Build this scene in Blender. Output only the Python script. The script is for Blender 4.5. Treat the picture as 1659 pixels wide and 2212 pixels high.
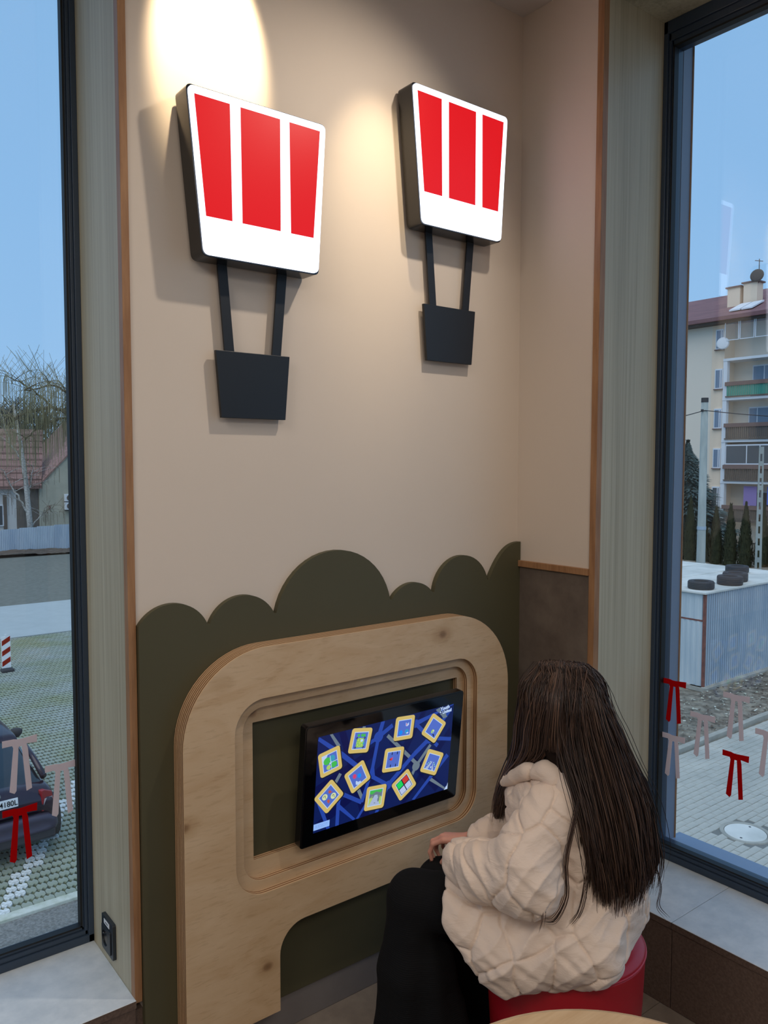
import bpy, math, random
import numpy as np
from mathutils import Vector, Matrix
from mathutils.geometry import tessellate_polygon

for o in list(bpy.data.objects):
    bpy.data.objects.remove(o)
C = bpy.context.scene.collection
PI = math.pi
R = math.radians

# ------------------------------------------------------------------ camera
cam_d = bpy.data.cameras.new('camera')
cam = bpy.data.objects.new('camera', cam_d)
C.objects.link(cam)
YAW, PITCH, ROLL = 0.6600, -0.0609, 0.0015
cf = Vector((math.sin(YAW)*math.cos(PITCH), math.cos(YAW)*math.cos(PITCH), math.sin(PITCH)))
cr = Vector((math.cos(YAW), -math.sin(YAW), 0))
cu = cr.cross(cf)
cr2 = cr*math.cos(ROLL)+cu*math.sin(ROLL)
cu2 = -cr*math.sin(ROLL)+cu*math.cos(ROLL)
m = Matrix((cr2, cu2, -cf)).transposed().to_4x4()
m.translation = Vector((0, -1.898, 1.60))
cam.matrix_world = m
cam_d.sensor_fit = 'VERTICAL'
cam_d.sensor_height = 36.0
cam_d.lens = 1725.6/2212*36.0
cam_d.clip_start = 0.05
cam_d.clip_end = 500
bpy.context.scene.camera = cam

# ------------------------------------------------------------------ sky, daylight, exposure
def lin(c):
    return tuple(((v/255)/12.92 if v/255 <= .04045 else ((v/255+.055)/1.055)**2.4) for v in c)
sc = bpy.context.scene
sc.view_settings.view_transform = 'Standard'
sc.view_settings.look = 'None'
sc.view_settings.exposure = 0.0
sc.view_settings.gamma = 1.0
sc.view_settings.use_curve_mapping = False
world = bpy.data.worlds.new('overcast_sky')
sc.world = world
world.use_nodes = True
wn = world.node_tree
wn.nodes.clear()
wo = wn.nodes.new('ShaderNodeOutputWorld')
bg = wn.nodes.new('ShaderNodeBackground')
tc = wn.nodes.new('ShaderNodeTexCoord')
sx = wn.nodes.new('ShaderNodeSeparateXYZ')
rp = wn.nodes.new('ShaderNodeValToRGB')
rp.color_ramp.elements[0].position = 0.0
rp.color_ramp.elements[0].color = (*lin((150, 192, 232)), 1)
rp.color_ramp.elements[1].position = 1.0
rp.color_ramp.elements[1].color = (*lin((122, 168, 212)), 1)
e = rp.color_ramp.elements.new(0.28)
e.color = (*lin((138, 184, 229)), 1)
wn.links.new(tc.outputs['Generated'], sx.inputs[0])
wn.links.new(sx.outputs['Z'], rp.inputs[0])
wn.links.new(rp.outputs[0], bg.inputs['Color'])
bg.inputs['Strength'].default_value = 1.14
wn.links.new(bg.outputs[0], wo.inputs[0])

def lamp(name, kind, loc, aim, power, color, **kw):
    d = bpy.data.lights.new(name, kind)
    d.energy = power
    d.color = color
    for k, v in kw.items():
        setattr(d, k, v)
    o = bpy.data.objects.new(name, d)
    C.objects.link(o)
    o.location = loc
    o.rotation_euler = (Vector(aim)-Vector(loc)).to_track_quat('-Z', 'Y').to_euler()
    return o
# hazy sun behind the cloud cover (comes over the roof, away from the windows)
lamp('hazy_sun', 'SUN', (-10, -10, 20), (-6, -7, 12), 1.5, (1.0, 0.94, 0.84), angle=R(70))
# ceiling downlights of the room, then area fill added for brightness
WARM = (1.0, 0.80, 0.52)
lamp('ceiling_spot', 'SPOT', (0.915, -0.27, 3.07), (0.92, 0.0, 2.70), 85, WARM, spot_size=R(39), spot_blend=0.45, shadow_soft_size=0.02)
lamp('ceiling_spot', 'SPOT', (1.45, -0.42, 3.07), (1.435, 0.0, 2.36), 34, WARM, spot_size=R(34), spot_blend=1.0, shadow_soft_size=0.02)
lamp('ceiling_spot', 'SPOT', (1.66, -0.78, 3.07), (1.15, 0.0, 1.90), 50, (1.0, 0.88, 0.74), spot_size=R(92), spot_blend=1.0, shadow_soft_size=0.03)
lamp('fill_light', 'AREA', (-1.3, -1.3, 3.07), (-1.3, -1.3, 0), 33, (1.0, 0.94, 0.87), shape='RECTANGLE', size=1.4, size_y=1.0)  # unseen area lamps added to lift the room's light, no real fixtures
lamp('fill_light', 'AREA', (0.3, -3.0, 3.07), (0.3, -3.0, 0), 32, (1.0, 0.94, 0.87), shape='RECTANGLE', size=1.6, size_y=1.0)
lamp('fill_light', 'AREA', (-1.8, -4.6, 3.07), (-1.8, -4.6, 0), 26, (1.0, 0.94, 0.87), shape='RECTANGLE', size=1.6, size_y=0.8)

# ------------------------------------------------------------------ materials
MATS = {}
def new_mat(name):
    mt = bpy.data.materials.new(name)
    mt.use_nodes = True
    nt = mt.node_tree
    b = nt.nodes['Principled BSDF']
    MATS[name] = mt
    return mt, nt, b
def N(nt, t, **kw):
    n = nt.nodes.new(t)
    for k, v in kw.items():
        if k in n.inputs:
            n.inputs[k].default_value = v
        else:
            setattr(n, k, v)
    return n
def L(nt, a, b):
    nt.links.new(a, b)
def coords(nt, scale=(1, 1, 1), rot=(0, 0, 0)):
    t = N(nt, 'ShaderNodeTexCoord')
    mp = N(nt, 'ShaderNodeMapping')
    mp.inputs['Scale'].default_value = scale
    mp.inputs['Rotation'].default_value = rot
    L(nt, t.outputs['Object'], mp.inputs[0])
    return mp.outputs[0]
def ramp(nt, src, stops):
    r = N(nt, 'ShaderNodeValToRGB')
    els = r.color_ramp.elements
    els[0].position, els[0].color = stops[0][0], (*stops[0][1], 1)
    els[1].position, els[1].color = stops[-1][0], (*stops[-1][1], 1)
    for p, c in stops[1:-1]:
        e = els.new(p)
        e.color = (*c, 1)
    L(nt, src, r.inputs[0])
    return r.outputs[0]
def bump(nt, b, src, strength=.2, dist=.002):
    n = N(nt, 'ShaderNodeBump', Strength=strength, Distance=dist)
    L(nt, src, n.inputs['Height'])
    L(nt, n.outputs[0], b.inputs['Normal'])
def plain(name, rgb, rough=.5, metal=0., spec=.5, noise=0., nscale=8., bumps=0., bscale=60., bdist=.001, stretch=(1, 1, 1), rgb2=None):
    mt, nt, b = new_mat(name)
    c1 = lin(rgb)
    b.inputs['Base Color'].default_value = (*c1, 1)
    b.inputs['Roughness'].default_value = rough
    b.inputs['Metallic'].default_value = metal
    b.inputs['Specular IOR Level'].default_value = spec
    if noise or rgb2:
        co = coords(nt, tuple(nscale*s for s in stretch))
        n = N(nt, 'ShaderNodeTexNoise', Scale=1.0, Detail=6.0, Roughness=.6)
        L(nt, co, n.inputs['Vector'])
        if rgb2:
            L(nt, ramp(nt, n.outputs['Fac'], [(.36, c1), (.64, lin(rgb2))]), b.inputs['Base Color'])
        else:
            lo = tuple(v*(1-noise) for v in c1)
            hi = tuple(min(1, v*(1+noise)) for v in c1)
            L(nt, ramp(nt, n.outputs['Fac'], [(.3, lo), (.7, hi)]), b.inputs['Base Color'])
    if bumps:
        co = coords(nt, tuple(bscale*s for s in stretch))
        n = N(nt, 'ShaderNodeTexNoise', Scale=1.0, Detail=4.0)
        L(nt, co, n.inputs['Vector'])
        bump(nt, b, n.outputs['Fac'], bumps, bdist)
    return mt
def emis(name, rgb, strength=1.0, base=True):
    mt, nt, b = new_mat(name)
    c = lin(rgb)
    b.inputs['Base Color'].default_value = (*[v*.05 for v in c], 1)
    b.inputs['Emission Color'].default_value = (*c, 1)
    b.inputs['Emission Strength'].default_value = strength
    b.inputs['Roughness'].default_value = .35
    return mt

M = {}
M['wall'] = plain('wall_paint', (214, 200, 186), .75, spec=.2, noise=.02, nscale=1.5, bumps=.08, bscale=180, bdist=.0006)
M['ceiling'] = plain('ceiling_paint', (205, 196, 188), .8, spec=.2, bumps=.05, bscale=150)
M['green'] = plain('olive_paint', (80, 76, 56), .55, spec=.3, noise=.04, nscale=3, bumps=.05, bscale=300, bdist=.0004)
M['black'] = plain('black_powder_coat', (22, 24, 28), .45, spec=.5, bumps=.08, bscale=600, bdist=.0003)
M['gloss_black'] = plain('black_gloss', (16, 17, 20), .18, spec=.6)
M['window_frame'] = plain('anthracite_frame', (50, 64, 82), .32, spec=.5, bumps=.04, bscale=400, bdist=.0003)
M['outer_reveal'] = plain('outer_grey_metal', (122, 136, 156), .5, spec=.4)
M['outer_sill'] = plain('outer_sill_metal', (140, 160, 188), .4, spec=.5)
M['rubber'] = plain('window_gasket', (14, 15, 17), .6)
M['oak_strip'] = plain('oak_edge_strip', (166, 124, 88), .45, spec=.35, nscale=6, stretch=(12, 12, 1), rgb2=(144, 104, 72), bumps=.1, bscale=40)
M['gold'] = emis('screen_gold', (208, 184, 108), .95)
# grey oak veneer of the window linings
mt, nt, b = new_mat('grey_oak_veneer')
co = coords(nt, (90, 90, 1.1))
n = N(nt, 'ShaderNodeTexNoise', Scale=1.0, Detail=8.0, Roughness=.62)
L(nt, co, n.inputs['Vector'])
co2 = coords(nt, (9, 9, .35))
n2 = N(nt, 'ShaderNodeTexNoise', Scale=1.0, Detail=3.0)
L(nt, co2, n2.inputs['Vector'])
mx = N(nt, 'ShaderNodeMix', data_type='FLOAT')
mx.inputs[0].default_value = .4
L(nt, n.outputs['Fac'], mx.inputs[2])
L(nt, n2.outputs['Fac'], mx.inputs[3])
L(nt, ramp(nt, mx.outputs[0], [(.32, lin((156, 146, 122))), (.5, lin((182, 174, 150))), (.68, lin((198, 192, 168)))]), b.inputs['Base Color'])
b.inputs['Roughness'].default_value = .5
bump(nt, b, n.outputs['Fac'], .12, .0006)
M['veneer'] = mt
# birch plywood face with figure and knots
mt, nt, b = new_mat('birch_plywood_face')
co = coords(nt, (2.2, 2.2, 7))
n = N(nt, 'ShaderNodeTexNoise', Scale=1.6, Detail=7.0, Roughness=.6, Distortion=1.4)
L(nt, co, n.inputs['Vector'])
base = ramp(nt, n.outputs['Fac'], [(.28, lin((194, 160, 122))), (.5, lin((204, 174, 138))), (.72, lin((212, 184, 150)))])
co2 = coords(nt, (4.6, 2.0, 6.2))
v = N(nt, 'ShaderNodeTexVoronoi', Scale=1.0, Randomness=1.0)
L(nt, co2, v.inputs['Vector'])
kn = ramp(nt, v.outputs['Distance'], [(.0, (.24, .17, .12)), (.045, (.40, .30, .22)), (.09, (.80, .74, .66)), (.24, (1, 1, 1))])
fine = N(nt, 'ShaderNodeTexNoise', Scale=1.0, Detail=5.0)
L(nt, coords(nt, (22, 22, 160)), fine.inputs['Vector'])
fr = ramp(nt, fine.outputs['Fac'], [(.34, (.72, .66, .6)), (.44, (1, 1, 1))])
m1 = N(nt, 'ShaderNodeMix', data_type='RGBA', blend_type='MULTIPLY')
m1.inputs[0].default_value = .35
L(nt, base, m1.inputs[6]); L(nt, fr, m1.inputs[7])
m2 = N(nt, 'ShaderNodeMix', data_type='RGBA', blend_type='MULTIPLY')
m2.inputs[0].default_value = .85
L(nt, m1.outputs[2], m2.inputs[6]); L(nt, kn, m2.inputs[7])
L(nt, m2.outputs[2], b.inputs['Base Color'])
b.inputs['Roughness'].default_value = .42
M['birch'] = mt
# plywood edge: stacked plies through the thickness (object y)
mt, nt, b = new_mat('plywood_edge')
w = N(nt, 'ShaderNodeTexWave', Scale=1.0, Distortion=.25, Detail=1.0)
w.bands_direction = 'Y'
L(nt, coords(nt, (.4, 36, .4)), w.inputs['Vector'])
L(nt, ramp(nt, w.outputs['Fac'], [(.25, lin((124, 88, 60))), (.6, lin((180, 142, 104))), (.9, lin((208, 174, 136)))]), b.inputs['Base Color'])
b.inputs['Roughness'].default_value = .5
M['ply_edge'] = mt
M['stone_sill'] = plain('pale_stone_sill', (214, 220, 224), .5, spec=.4, nscale=18, rgb2=(196, 204, 210), bumps=.05, bscale=200)
M['stone_dark'] = plain('brown_stone_cladding', (104, 86, 76), .6, nscale=140, rgb2=(86, 70, 62), bumps=.05, bscale=200)
M['concrete'] = plain('grey_concrete_laminate', (112, 100, 90), .6, nscale=9, rgb2=(92, 80, 72), bumps=.08, bscale=90)
M['floor'] = plain('floor_tile', (134, 122, 110), .5, nscale=12, rgb2=(118, 106, 96), bumps=.04, bscale=150)
M['grout'] = plain('grout', (80, 74, 68), .8)
M['skirting'] = plain('grey_skirting', (118, 112, 110), .55, noise=.06, nscale=12)
M['socket'] = plain('black_socket_plastic', (38, 44, 50), .35)
M['paper'] = plain('white_paper', (225, 228, 230), .6)
M['ink'] = plain('grey_ink', (70, 72, 76), .6)
M['rim'] = plain('satin_light_rim', (150, 150, 152), .3, metal=.6)
M['chrome'] = plain('chrome', (200, 200, 200), .2, metal=1)
M['red_leather'] = plain('red_leatherette', (168, 22, 34), .38, spec=.5, noise=.06, nscale=6, bumps=.12, bscale=420, bdist=.0005)
M['red_seam'] = plain('red_piping', (176, 40, 52), .4)
M['table'] = plain('pale_wood_table', (214, 178, 134), .4, nscale=5, stretch=(1, 12, 1), rgb2=(200, 160, 116))
def vinyl(name, rgb):
    mt = bpy.data.materials.new(name); mt.use_nodes = True; nt = mt.node_tree; nt.nodes.clear()
    out = N(nt, 'ShaderNodeOutputMaterial'); mix = N(nt, 'ShaderNodeMixShader'); d = N(nt, 'ShaderNodeBsdfDiffuse'); t = N(nt, 'ShaderNodeBsdfTranslucent')
    d.inputs[0].default_value = (*lin(rgb), 1); t.inputs[0].default_value = (*lin(rgb), 1); mix.inputs[0].default_value = .6
    L(nt, d.outputs[0], mix.inputs[1]); L(nt, t.outputs[0], mix.inputs[2]); L(nt, mix.outputs[0], out.inputs[0])
    return mt
M['pink_bow'] = vinyl('pale_pink_vinyl', (240, 224, 222))
M['red_bow'] = vinyl('red_vinyl', (214, 22, 28))
# glass
mt = bpy.data.materials.new('window_glass'); mt.use_nodes = True; nt = mt.node_tree; nt.nodes.clear()
out = N(nt, 'ShaderNodeOutputMaterial'); mix = N(nt, 'ShaderNodeMixShader'); tr = N(nt, 'ShaderNodeBsdfTransparent'); gl = N(nt, 'ShaderNodeBsdfGlossy', Roughness=0.0)
tr.inputs[0].default_value = (.985, .99, .99, 1)
lw = N(nt, 'ShaderNodeLayerWeight', Blend=.5)
pw_ = N(nt, 'ShaderNodeMath', operation='POWER'); pw_.inputs[1].default_value = 5.0
ma_ = N(nt, 'ShaderNodeMath', operation='MULTIPLY_ADD'); ma_.inputs[1].default_value = .90; ma_.inputs[2].default_value = .045
L(nt, lw.outputs['Facing'], pw_.inputs[0]); L(nt, pw_.outputs[0], ma_.inputs[0]); L(nt, ma_.outputs[0], mix.inputs[0]); L(nt, tr.outputs[0], mix.inputs[1]); L(nt, gl.outputs[0], mix.inputs[2]); L(nt, mix.outputs[0], out.inputs[0])
M['glass'] = mt
# sign faces, screen
M['sign_white'] = emis('lit_white_acrylic', (228, 236, 255), 2.6)
M['sign_red'] = emis('lit_red_film', (224, 24, 32), 1.0)
M['sign_red'].node_tree.nodes['Principled BSDF'].inputs['Specular IOR Level'].default_value = .2
for k, c in dict(s_bg=(14, 30, 88), s_bg2=(10, 18, 74), s_bar=(40, 72, 168), s_bar2=(24, 44, 128), s_grey=(108, 124, 138), s_white=(190, 214, 250), s_tile=(84, 112, 204),
                 s_green=(70, 190, 84), s_teal=(60, 160, 190), s_lime=(176, 208, 110), s_pink=(214, 70, 120), s_cyan=(20, 140, 250), s_red=(206, 60, 56), s_dark=(20, 26, 44),
                 s_bright=(32, 214, 96), s_pale=(188, 202, 240), s_cream=(214, 226, 176), s_orange=(190, 88, 78), s_road=(170, 186, 220), s_label=(150, 190, 255), s_label2=(128, 164, 232)).items():
    M[k] = emis(k, c, .9)

# ------------------------------------------------------------------ builders
def tag(o, label=None, cat=None, group=None, kind=None):
    if label: o['label'] = label
    if cat: o['category'] = cat
    if group: o['group'] = group
    if kind: o['kind'] = kind
    return o
def empty(name, loc=(0, 0, 0), rz=0, parent=None):
    o = bpy.data.objects.new(name, None)
    o.empty_display_size = .1
    C.objects.link(o)
    o.location = loc
    o.rotation_euler = (0, 0, rz)
    if parent: o.parent = parent
    return o
def mk(name, verts, faces, mats, parent=None, smooth=False, fm=None, bevel=0, seg=2, loc=None):
    me = bpy.data.meshes.new(name)
    me.from_pydata([tuple(v) for v in verts], [], [tuple(f) for f in faces])
    if not isinstance(mats, (list, tuple)): mats = [mats]
    for mm in mats: me.materials.append(mm)
    if fm is not None:
        me.polygons.foreach_set('material_index', np.asarray(fm, dtype=np.int32))
    if smooth:
        me.polygons.foreach_set('use_smooth', np.ones(len(me.polygons), dtype=bool))
    me.update()
    o = bpy.data.objects.new(name, me)
    C.objects.link(o)
    if parent: o.parent = parent
    if loc is not None: o.location = loc
    if bevel:
        bv = o.modifiers.new('bevel', 'BEVEL')
        bv.width = bevel; bv.segments = seg; bv.limit_method = 'ANGLE'; bv.angle_limit = R(35)
    return o
class MB:
    def __init__(s): s.v = []; s.f = []; s.m = []
    def add(s, vs, fs, mi=0):
        n = len(s.v)
        s.v += [tuple(v) for v in vs]
        s.f += [tuple(i+n for i in f) for f in fs]
        s.m += [mi]*len(fs)
        return s
    def box(s, x0, x1, y0, y1, z0, z1, mi=0):
        vs = [(x, y, z) for z in (z0, z1) for y in (y0, y1) for x in (x0, x1)]
        return s.add(vs, [(0, 2, 3, 1), (4, 5, 7, 6), (0, 1, 5, 4), (2, 6, 7, 3), (0, 4, 6, 2), (1, 3, 7, 5)], mi)
    def prism(s, poly, a, b, axis='y', mi=0, holes=(), emi=None):
        # polygon given in the plane across axis; extruded from a to b
        def P(p, t):
            return {'y': (p[0], t, p[1]), 'x': (t, p[0], p[1]), 'z': (p[0], p[1], t)}[axis]
        loops = [list(poly)]+[list(h) for h in holes]
        flat = [p for l in loops for p in l]
        tris = tessellate_polygon([[Vector((p[0], p[1], 0)) for p in l] for l in loops])
        n = len(flat)
        vs = [P(p, a) for p in flat]+[P(p, b) for p in flat]
        s.add(vs, [tuple(t) for t in tris]+[tuple(i+n for i in reversed(t)) for t in tris], mi)
        base = len(s.v)-2*n
        k = 0
        em = mi if emi is None else emi
        for l in loops:
            c = len(l)
            for i in range(c):
                j = (i+1) % c
                s.f.append((base+k+i, base+k+j, base+k+j+n, base+k+i+n)); s.m.append(em)
            k += c
        return s
    def tube(s, pts, rad, seg=8, mi=0, cap=True):
        pts = [Vector(p) for p in pts]
        if not isinstance(rad, (list, tuple)): rad = [rad]*len(pts)
        up = None
        rings = []
        base = len(s.v)
        for i, p in enumerate(pts):
            d = (pts[min(i+1, len(pts)-1)]-pts[max(i-1, 0)])
            if d.length < 1e-9: d = Vector((0, 0, 1))
            d.normalize()
            if up is None:
                up = Vector((0, 0, 1)) if abs(d.z) < .9 else Vector((1, 0, 0))
            a = d.cross(up)
            if a.length < 1e-6: a = d.cross(Vector((0, 1, 0)))
            a.normalize(); bb = a.cross(d); up = bb
            for k in range(seg):
                t = 2*PI*k/seg
                s.v.append(tuple(p+(a*math.cos(t)+bb*math.sin(t))*rad[i]))
        for i in range(len(pts)-1):
            for k in range(seg):
                k2 = (k+1) % seg
                s.f.append((base+i*seg+k, base+i*seg+k2, base+(i+1)*seg+k2, base+(i+1)*seg+k)); s.m.append(mi)
        if cap:
            s.f.append(tuple(base+k for k in reversed(range(seg)))); s.m.append(mi)
            s.f.append(tuple(base+(len(pts)-1)*seg+k for k in range(seg))); s.m.append(mi)
        return s
    def lathe(s, prof, seg=48, mi=0, c=(0, 0)):
        base = len(s.v)
        for r, z in prof:
            for k in range(seg):
                t = 2*PI*k/seg
                s.v.append((c[0]+r*math.cos(t), c[1]+r*math.sin(t), z))
        for i in range(len(prof)-1):
            for k in range(seg):
                k2 = (k+1) % seg
                s.f.append((base+i*seg+k, base+i*seg+k2, base+(i+1)*seg+k2, base+(i+1)*seg+k)); s.m.append(mi)
        return s
    def build(s, name, mats, parent=None, smooth=False, bevel=0, seg=2, loc=None):
        o = mk(name, s.v, s.f, mats, parent, smooth, s.m, bevel, seg, loc)
        me = o.data
        import bmesh
        bm = bmesh.new(); bm.from_mesh(me)
        bmesh.ops.recalc_face_normals(bm, faces=bm.faces)
        bm.to_mesh(me); bm.free()
        return o
def rrect(x0, x1, z0, z1, r, n=10):
    if not isinstance(r, (list, tuple)): r = [r]*4   # bl, br, tr, tl
    pts = []
    for (cx, cz, rr, a0) in ((x0+r[0], z0+r[0], r[0], PI), (x1-r[1], z0+r[1], r[1], 1.5*PI), (x1-r[2], z1-r[2], r[2], 0), (x0+r[3], z1-r[3], r[3], .5*PI)):
        if rr <= 1e-5:
            pts.append((cx, cz)); continue
        for i in range(n+1):
            a = a0+.5*PI*i/n
            pts.append((cx+rr*math.cos(a), cz+rr*math.sin(a)))
    return pts
def text_obj(body, size, mat, parent, matrix, name='lettering', ext=0.0, align='CENTER', bold=0.0):
    cu_ = bpy.data.curves.new(name, 'FONT')
    cu_.body = body; cu_.size = size; cu_.align_x = align; cu_.align_y = 'CENTER'; cu_.extrude = ext; cu_.offset = bold
    t = bpy.data.objects.new(name, cu_)
    C.objects.link(t)
    dg = bpy.context.evaluated_depsgraph_get()
    me = bpy.data.meshes.new_from_object(t.evaluated_get(dg))
    bpy.data.objects.remove(t)
    me.materials.clear(); me.materials.append(mat)
    o = bpy.data.objects.new(name, me)
    C.objects.link(o)
    o.parent = parent
    o.matrix_local = matrix
    return o

rnd = random.Random(7)
nrs = np.random.RandomState(5)
XB = 2.058        # right wall plane
YR = -0.333       # start of the right window opening
XL = 0.686        # end of the left window opening
CEIL = 3.085
SILL = 0.264

# ------------------------------------------------------------------ the room
st = lambda o: tag(o, kind='structure')
st(MB().box(XL+.02, XB+.02, .0, .32, -.2, CEIL+.3).build('wall_back', M['wall']))
st(MB().box(-3.6, XL+.02, .0, .32, -.2, SILL-.032).box(-3.6, -2.4, 0, .32, SILL-.032, CEIL+.3).build('wall_back', M['stone_dark']))
st(MB().box(XB, XB+.32, YR+.02, .02, -.2, CEIL+.3).build('wall_right', M['wall']))
st(MB().box(XB, XB+.32, -6.0, YR+.02, -.2, SILL-.032).box(XB, XB+.32, -6.0, -4.2, SILL-.032, CEIL+.3).build('wall_right', M['stone_dark']))
st(MB().box(XB, XB+.5, -4.2, YR, 3.045, CEIL+.3).build('wall_right', M['wall']))
st(MB().box(-2.4, XL, 0, .5, 3.045, CEIL+.3).build('wall_back', M['wall']))
st(MB().box(-3.8, -3.6, -6.2, .3, -.2, CEIL+.3).build('wall_left', M['wall']))
st(MB().box(-3.8, XB+.3, -6.2, -6.0, -.2, CEIL+.3).build('wall_front', M['wall']))
st(MB().box(-3.8, XB+.5, -6.2, .5, CEIL, CEIL+.3).build('ceiling', M['ceiling']))
fl = st(MB().box(-3.8, XB+.3, -6.2, .3, -.25, -.004).build('floor', M['grout']))
tile_me = None
for i in range(-7, 1):
    for j in range(-10, 1):
        x1 = XB-.002+i*.6; y1 = 0+j*.6
        if tile_me is None:
            t = MB().box(-.598, 0, -.598, 0, -.01, .002).build('floor_tile', M['floor'], fl, bevel=.001, seg=1)
            tile_me = t.data
            t.location = (x1, y1, 0)
        else:
            t2 = bpy.data.objects.new('floor_tile', tile_me); C.objects.link(t2); t2.parent = fl; t2.location = (x1, y1, 0)
st(MB().box(XL+.02, XB, -.014, 0, .002, .10).build('baseboard_back', M['skirting'], bevel=.002))
# oak edge strips
st(MB().box(XL-.001, XL+.018, -.006, .02, SILL-.012, 3.07).build('trim_1', M['oak_strip'], bevel=.001))
st(MB().box(XB-.006, XB+.02, YR-.001, YR+.022, SILL-.012, 3.07).build('trim_2', M['oak_strip'], bevel=.001))
st(MB().box(XB-.014, XB, YR+.021, -.002, 1.246, 1.267).build('trim_3', M['oak_strip'], bevel=.001))
st(MB().box(XB-.004, XB, YR+.021, -.001, .0, 1.246).build('wall_right_panel', M['concrete']))

def window(name, axis):
    """axis 'y': opening in the back wall; axis 'x': opening in the right wall."""
    w = empty(name); tag(w, kind='structure')
    if axis == 'y':     # plane y; runs towards -x from XL
        def B(mb, a0, a1, d0, d1, z0, z1, mi=0):     # a along opening from the lining, d depth into the wall
            return mb.box(XL-a1, XL-a0, d0, d1, z0, z1, mi)
        A1 = 3.05
    else:
        def B(mb, a0, a1, d0, d1, z0, z1, mi=0):
            return mb.box(XB+d0, XB+d1, YR-a1, YR-a0, z0, z1, mi)
        A1 = 3.85
    D = .306            # depth of the frame face
    top = 3.028
    B(MB(), -.018, 0, .0, D+.06, SILL-.01, top+.017).build('side_lining', M['veneer'], w)
    B(MB(), A1-.018, A1, .0, D+.06, SILL-.01, top+.017).build('side_lining', M['veneer'], w)
    B(MB(), 0, A1-.018, .0, D+.06, top, top+.017).build('head_lining', M['veneer'], w)
    fr = MB()
    FW = .036
    DB = D+(.042 if axis == 'y' else .066)
    def stepped(f, k=1.0):     # three stepped profiles
        f(0.0, .015*k, D, DB); f(.015*k, .024*k, D+.006, DB); f(.024*k, .031*k, D+.012, DB)
    for (s0, s1) in ((0, 1),):
        # jambs
        stepped(lambda a, b_, d0, d1: B(fr, a, b_, d0, d1, SILL, top))
        stepped(lambda a, b_, d0, d1: B(fr, A1-.018-b_, A1-.018-a, d0, d1, SILL, top))
        stepped(lambda a, b_, d0, d1: B(fr, .0, A1-.018, d0, d1, SILL+a, SILL+b_), 1.45)
        stepped(lambda a, b_, d0, d1: B(fr, .0, A1-.018, d0, d1, top-b_, top-a), 2.6)
    fr.build('frame', M['window_frame'], w, bevel=.0015)
    g = MB()
    e0, e1 = .029, .034
    s0 = .044
    B(g, e0, e1, D+.010, D+.034, SILL+s0, top-.08); B(g, e0, A1-.018-e0, D+.010, D+.034, SILL+s0-.001, SILL+s0+.004)
    B(g, e0, A1-.018-e0, D+.010, D+.034, top-.084, top-.078)
    g.build('gasket', M['rubber'], w)
    B(MB(), .029, A1-.018-.029, D+.030, D+.036, SILL+.042, top-.076).build('glass_pane', M['glass'], w)
    # outside of the facade: metal reveal and sloping sill
    if axis == 'x':
        B(MB(), FW-.008, FW-.004, D+.066, D+.118, SILL-.0, top-.05).build('outer_reveal', M['outer_reveal'], w)
        B(MB(), FW-.006, FW-.000, D+.118, D+.122, SILL-.0, top-.05).build('outer_trim', M['oak_strip'] , w)
    B(MB(), .02, A1-.04, DB+.001, D+(.070 if axis == 'y' else .17), SILL+.018, SILL+.026).build('outer_sill', M['outer_sill'], w)
    B(MB(), -.018, A1, DB+.001, DB+.012, top-.07, top+.017).build('outer_head', M['window_frame'], w)
    # stone sill slabs
    a = -.0
    cuts = [0, .30, 1.5, 2.7, A1] if axis == 'x' else [0, .9, 2.1, A1]
    for k in range(len(cuts)-1):
        B(MB(), cuts[k]+(.001 if k else 0), cuts[k+1]-.001, -.012, D+.01, SILL-.020, SILL).build('sill_slab', M['stone_sill'] , w, bevel=.0012, seg=1)
    # dark edge band and cladding tiles under it
    for k in range(len(cuts)-1):
        B(MB(), cuts[k]+.001, cuts[k+1]-.001, -.013, -.0095, SILL-.0195, SILL-.0012).build('sill_edge_band', M['stone_dark'], w)
        B(MB(), cuts[k]+.001, cuts[k+1]-.001, -.010, .0, .003, SILL-.0225).build('cladding_tile', M['stone_dark'], w, bevel=.0012, seg=1)
    return w
window('window_1', 'y')
window('window_2', 'x')

# ------------------------------------------------------------------ socket on the left lining
so = empty('wall_socket', (XL, .170, .345)); tag(so, 'black power socket with a small white sticker on the left window lining', 'socket')
fr = MB().prism(rrect(-.043, .043, -.049, .048, .006, 4), -.009, 0, 'x')
fr.build('cover_plate', M['socket'], so, bevel=.002)
circ = [(0.012+.022*math.cos(t), -.008+.022*math.sin(t)) for t in np.linspace(0, 2*PI, 33)[:-1]]
MB().prism(rrect(-.030, .036, -.040, .024, .005, 4), -.0125, -.009, 'x', holes=[circ]).build('socket_insert', M['socket'], so, bevel=.001)
MB().prism(circ, -.0095, -.0088, 'x').build('socket_well', M['gloss_black'], so)
MB().tube([(-.0095, .012, .006), (-.0165, .012, .006)], .0024, 10).build('earth_pin', M['chrome'], so)
MB().box(-.0102, -.0092, -.018, .022, .028, .040).build('sticker', M['paper'], so)
MB().box(-.0104, -.0101, -.009, .013, .0325, .0355).build('sticker_print', M['ink'], so)

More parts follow.
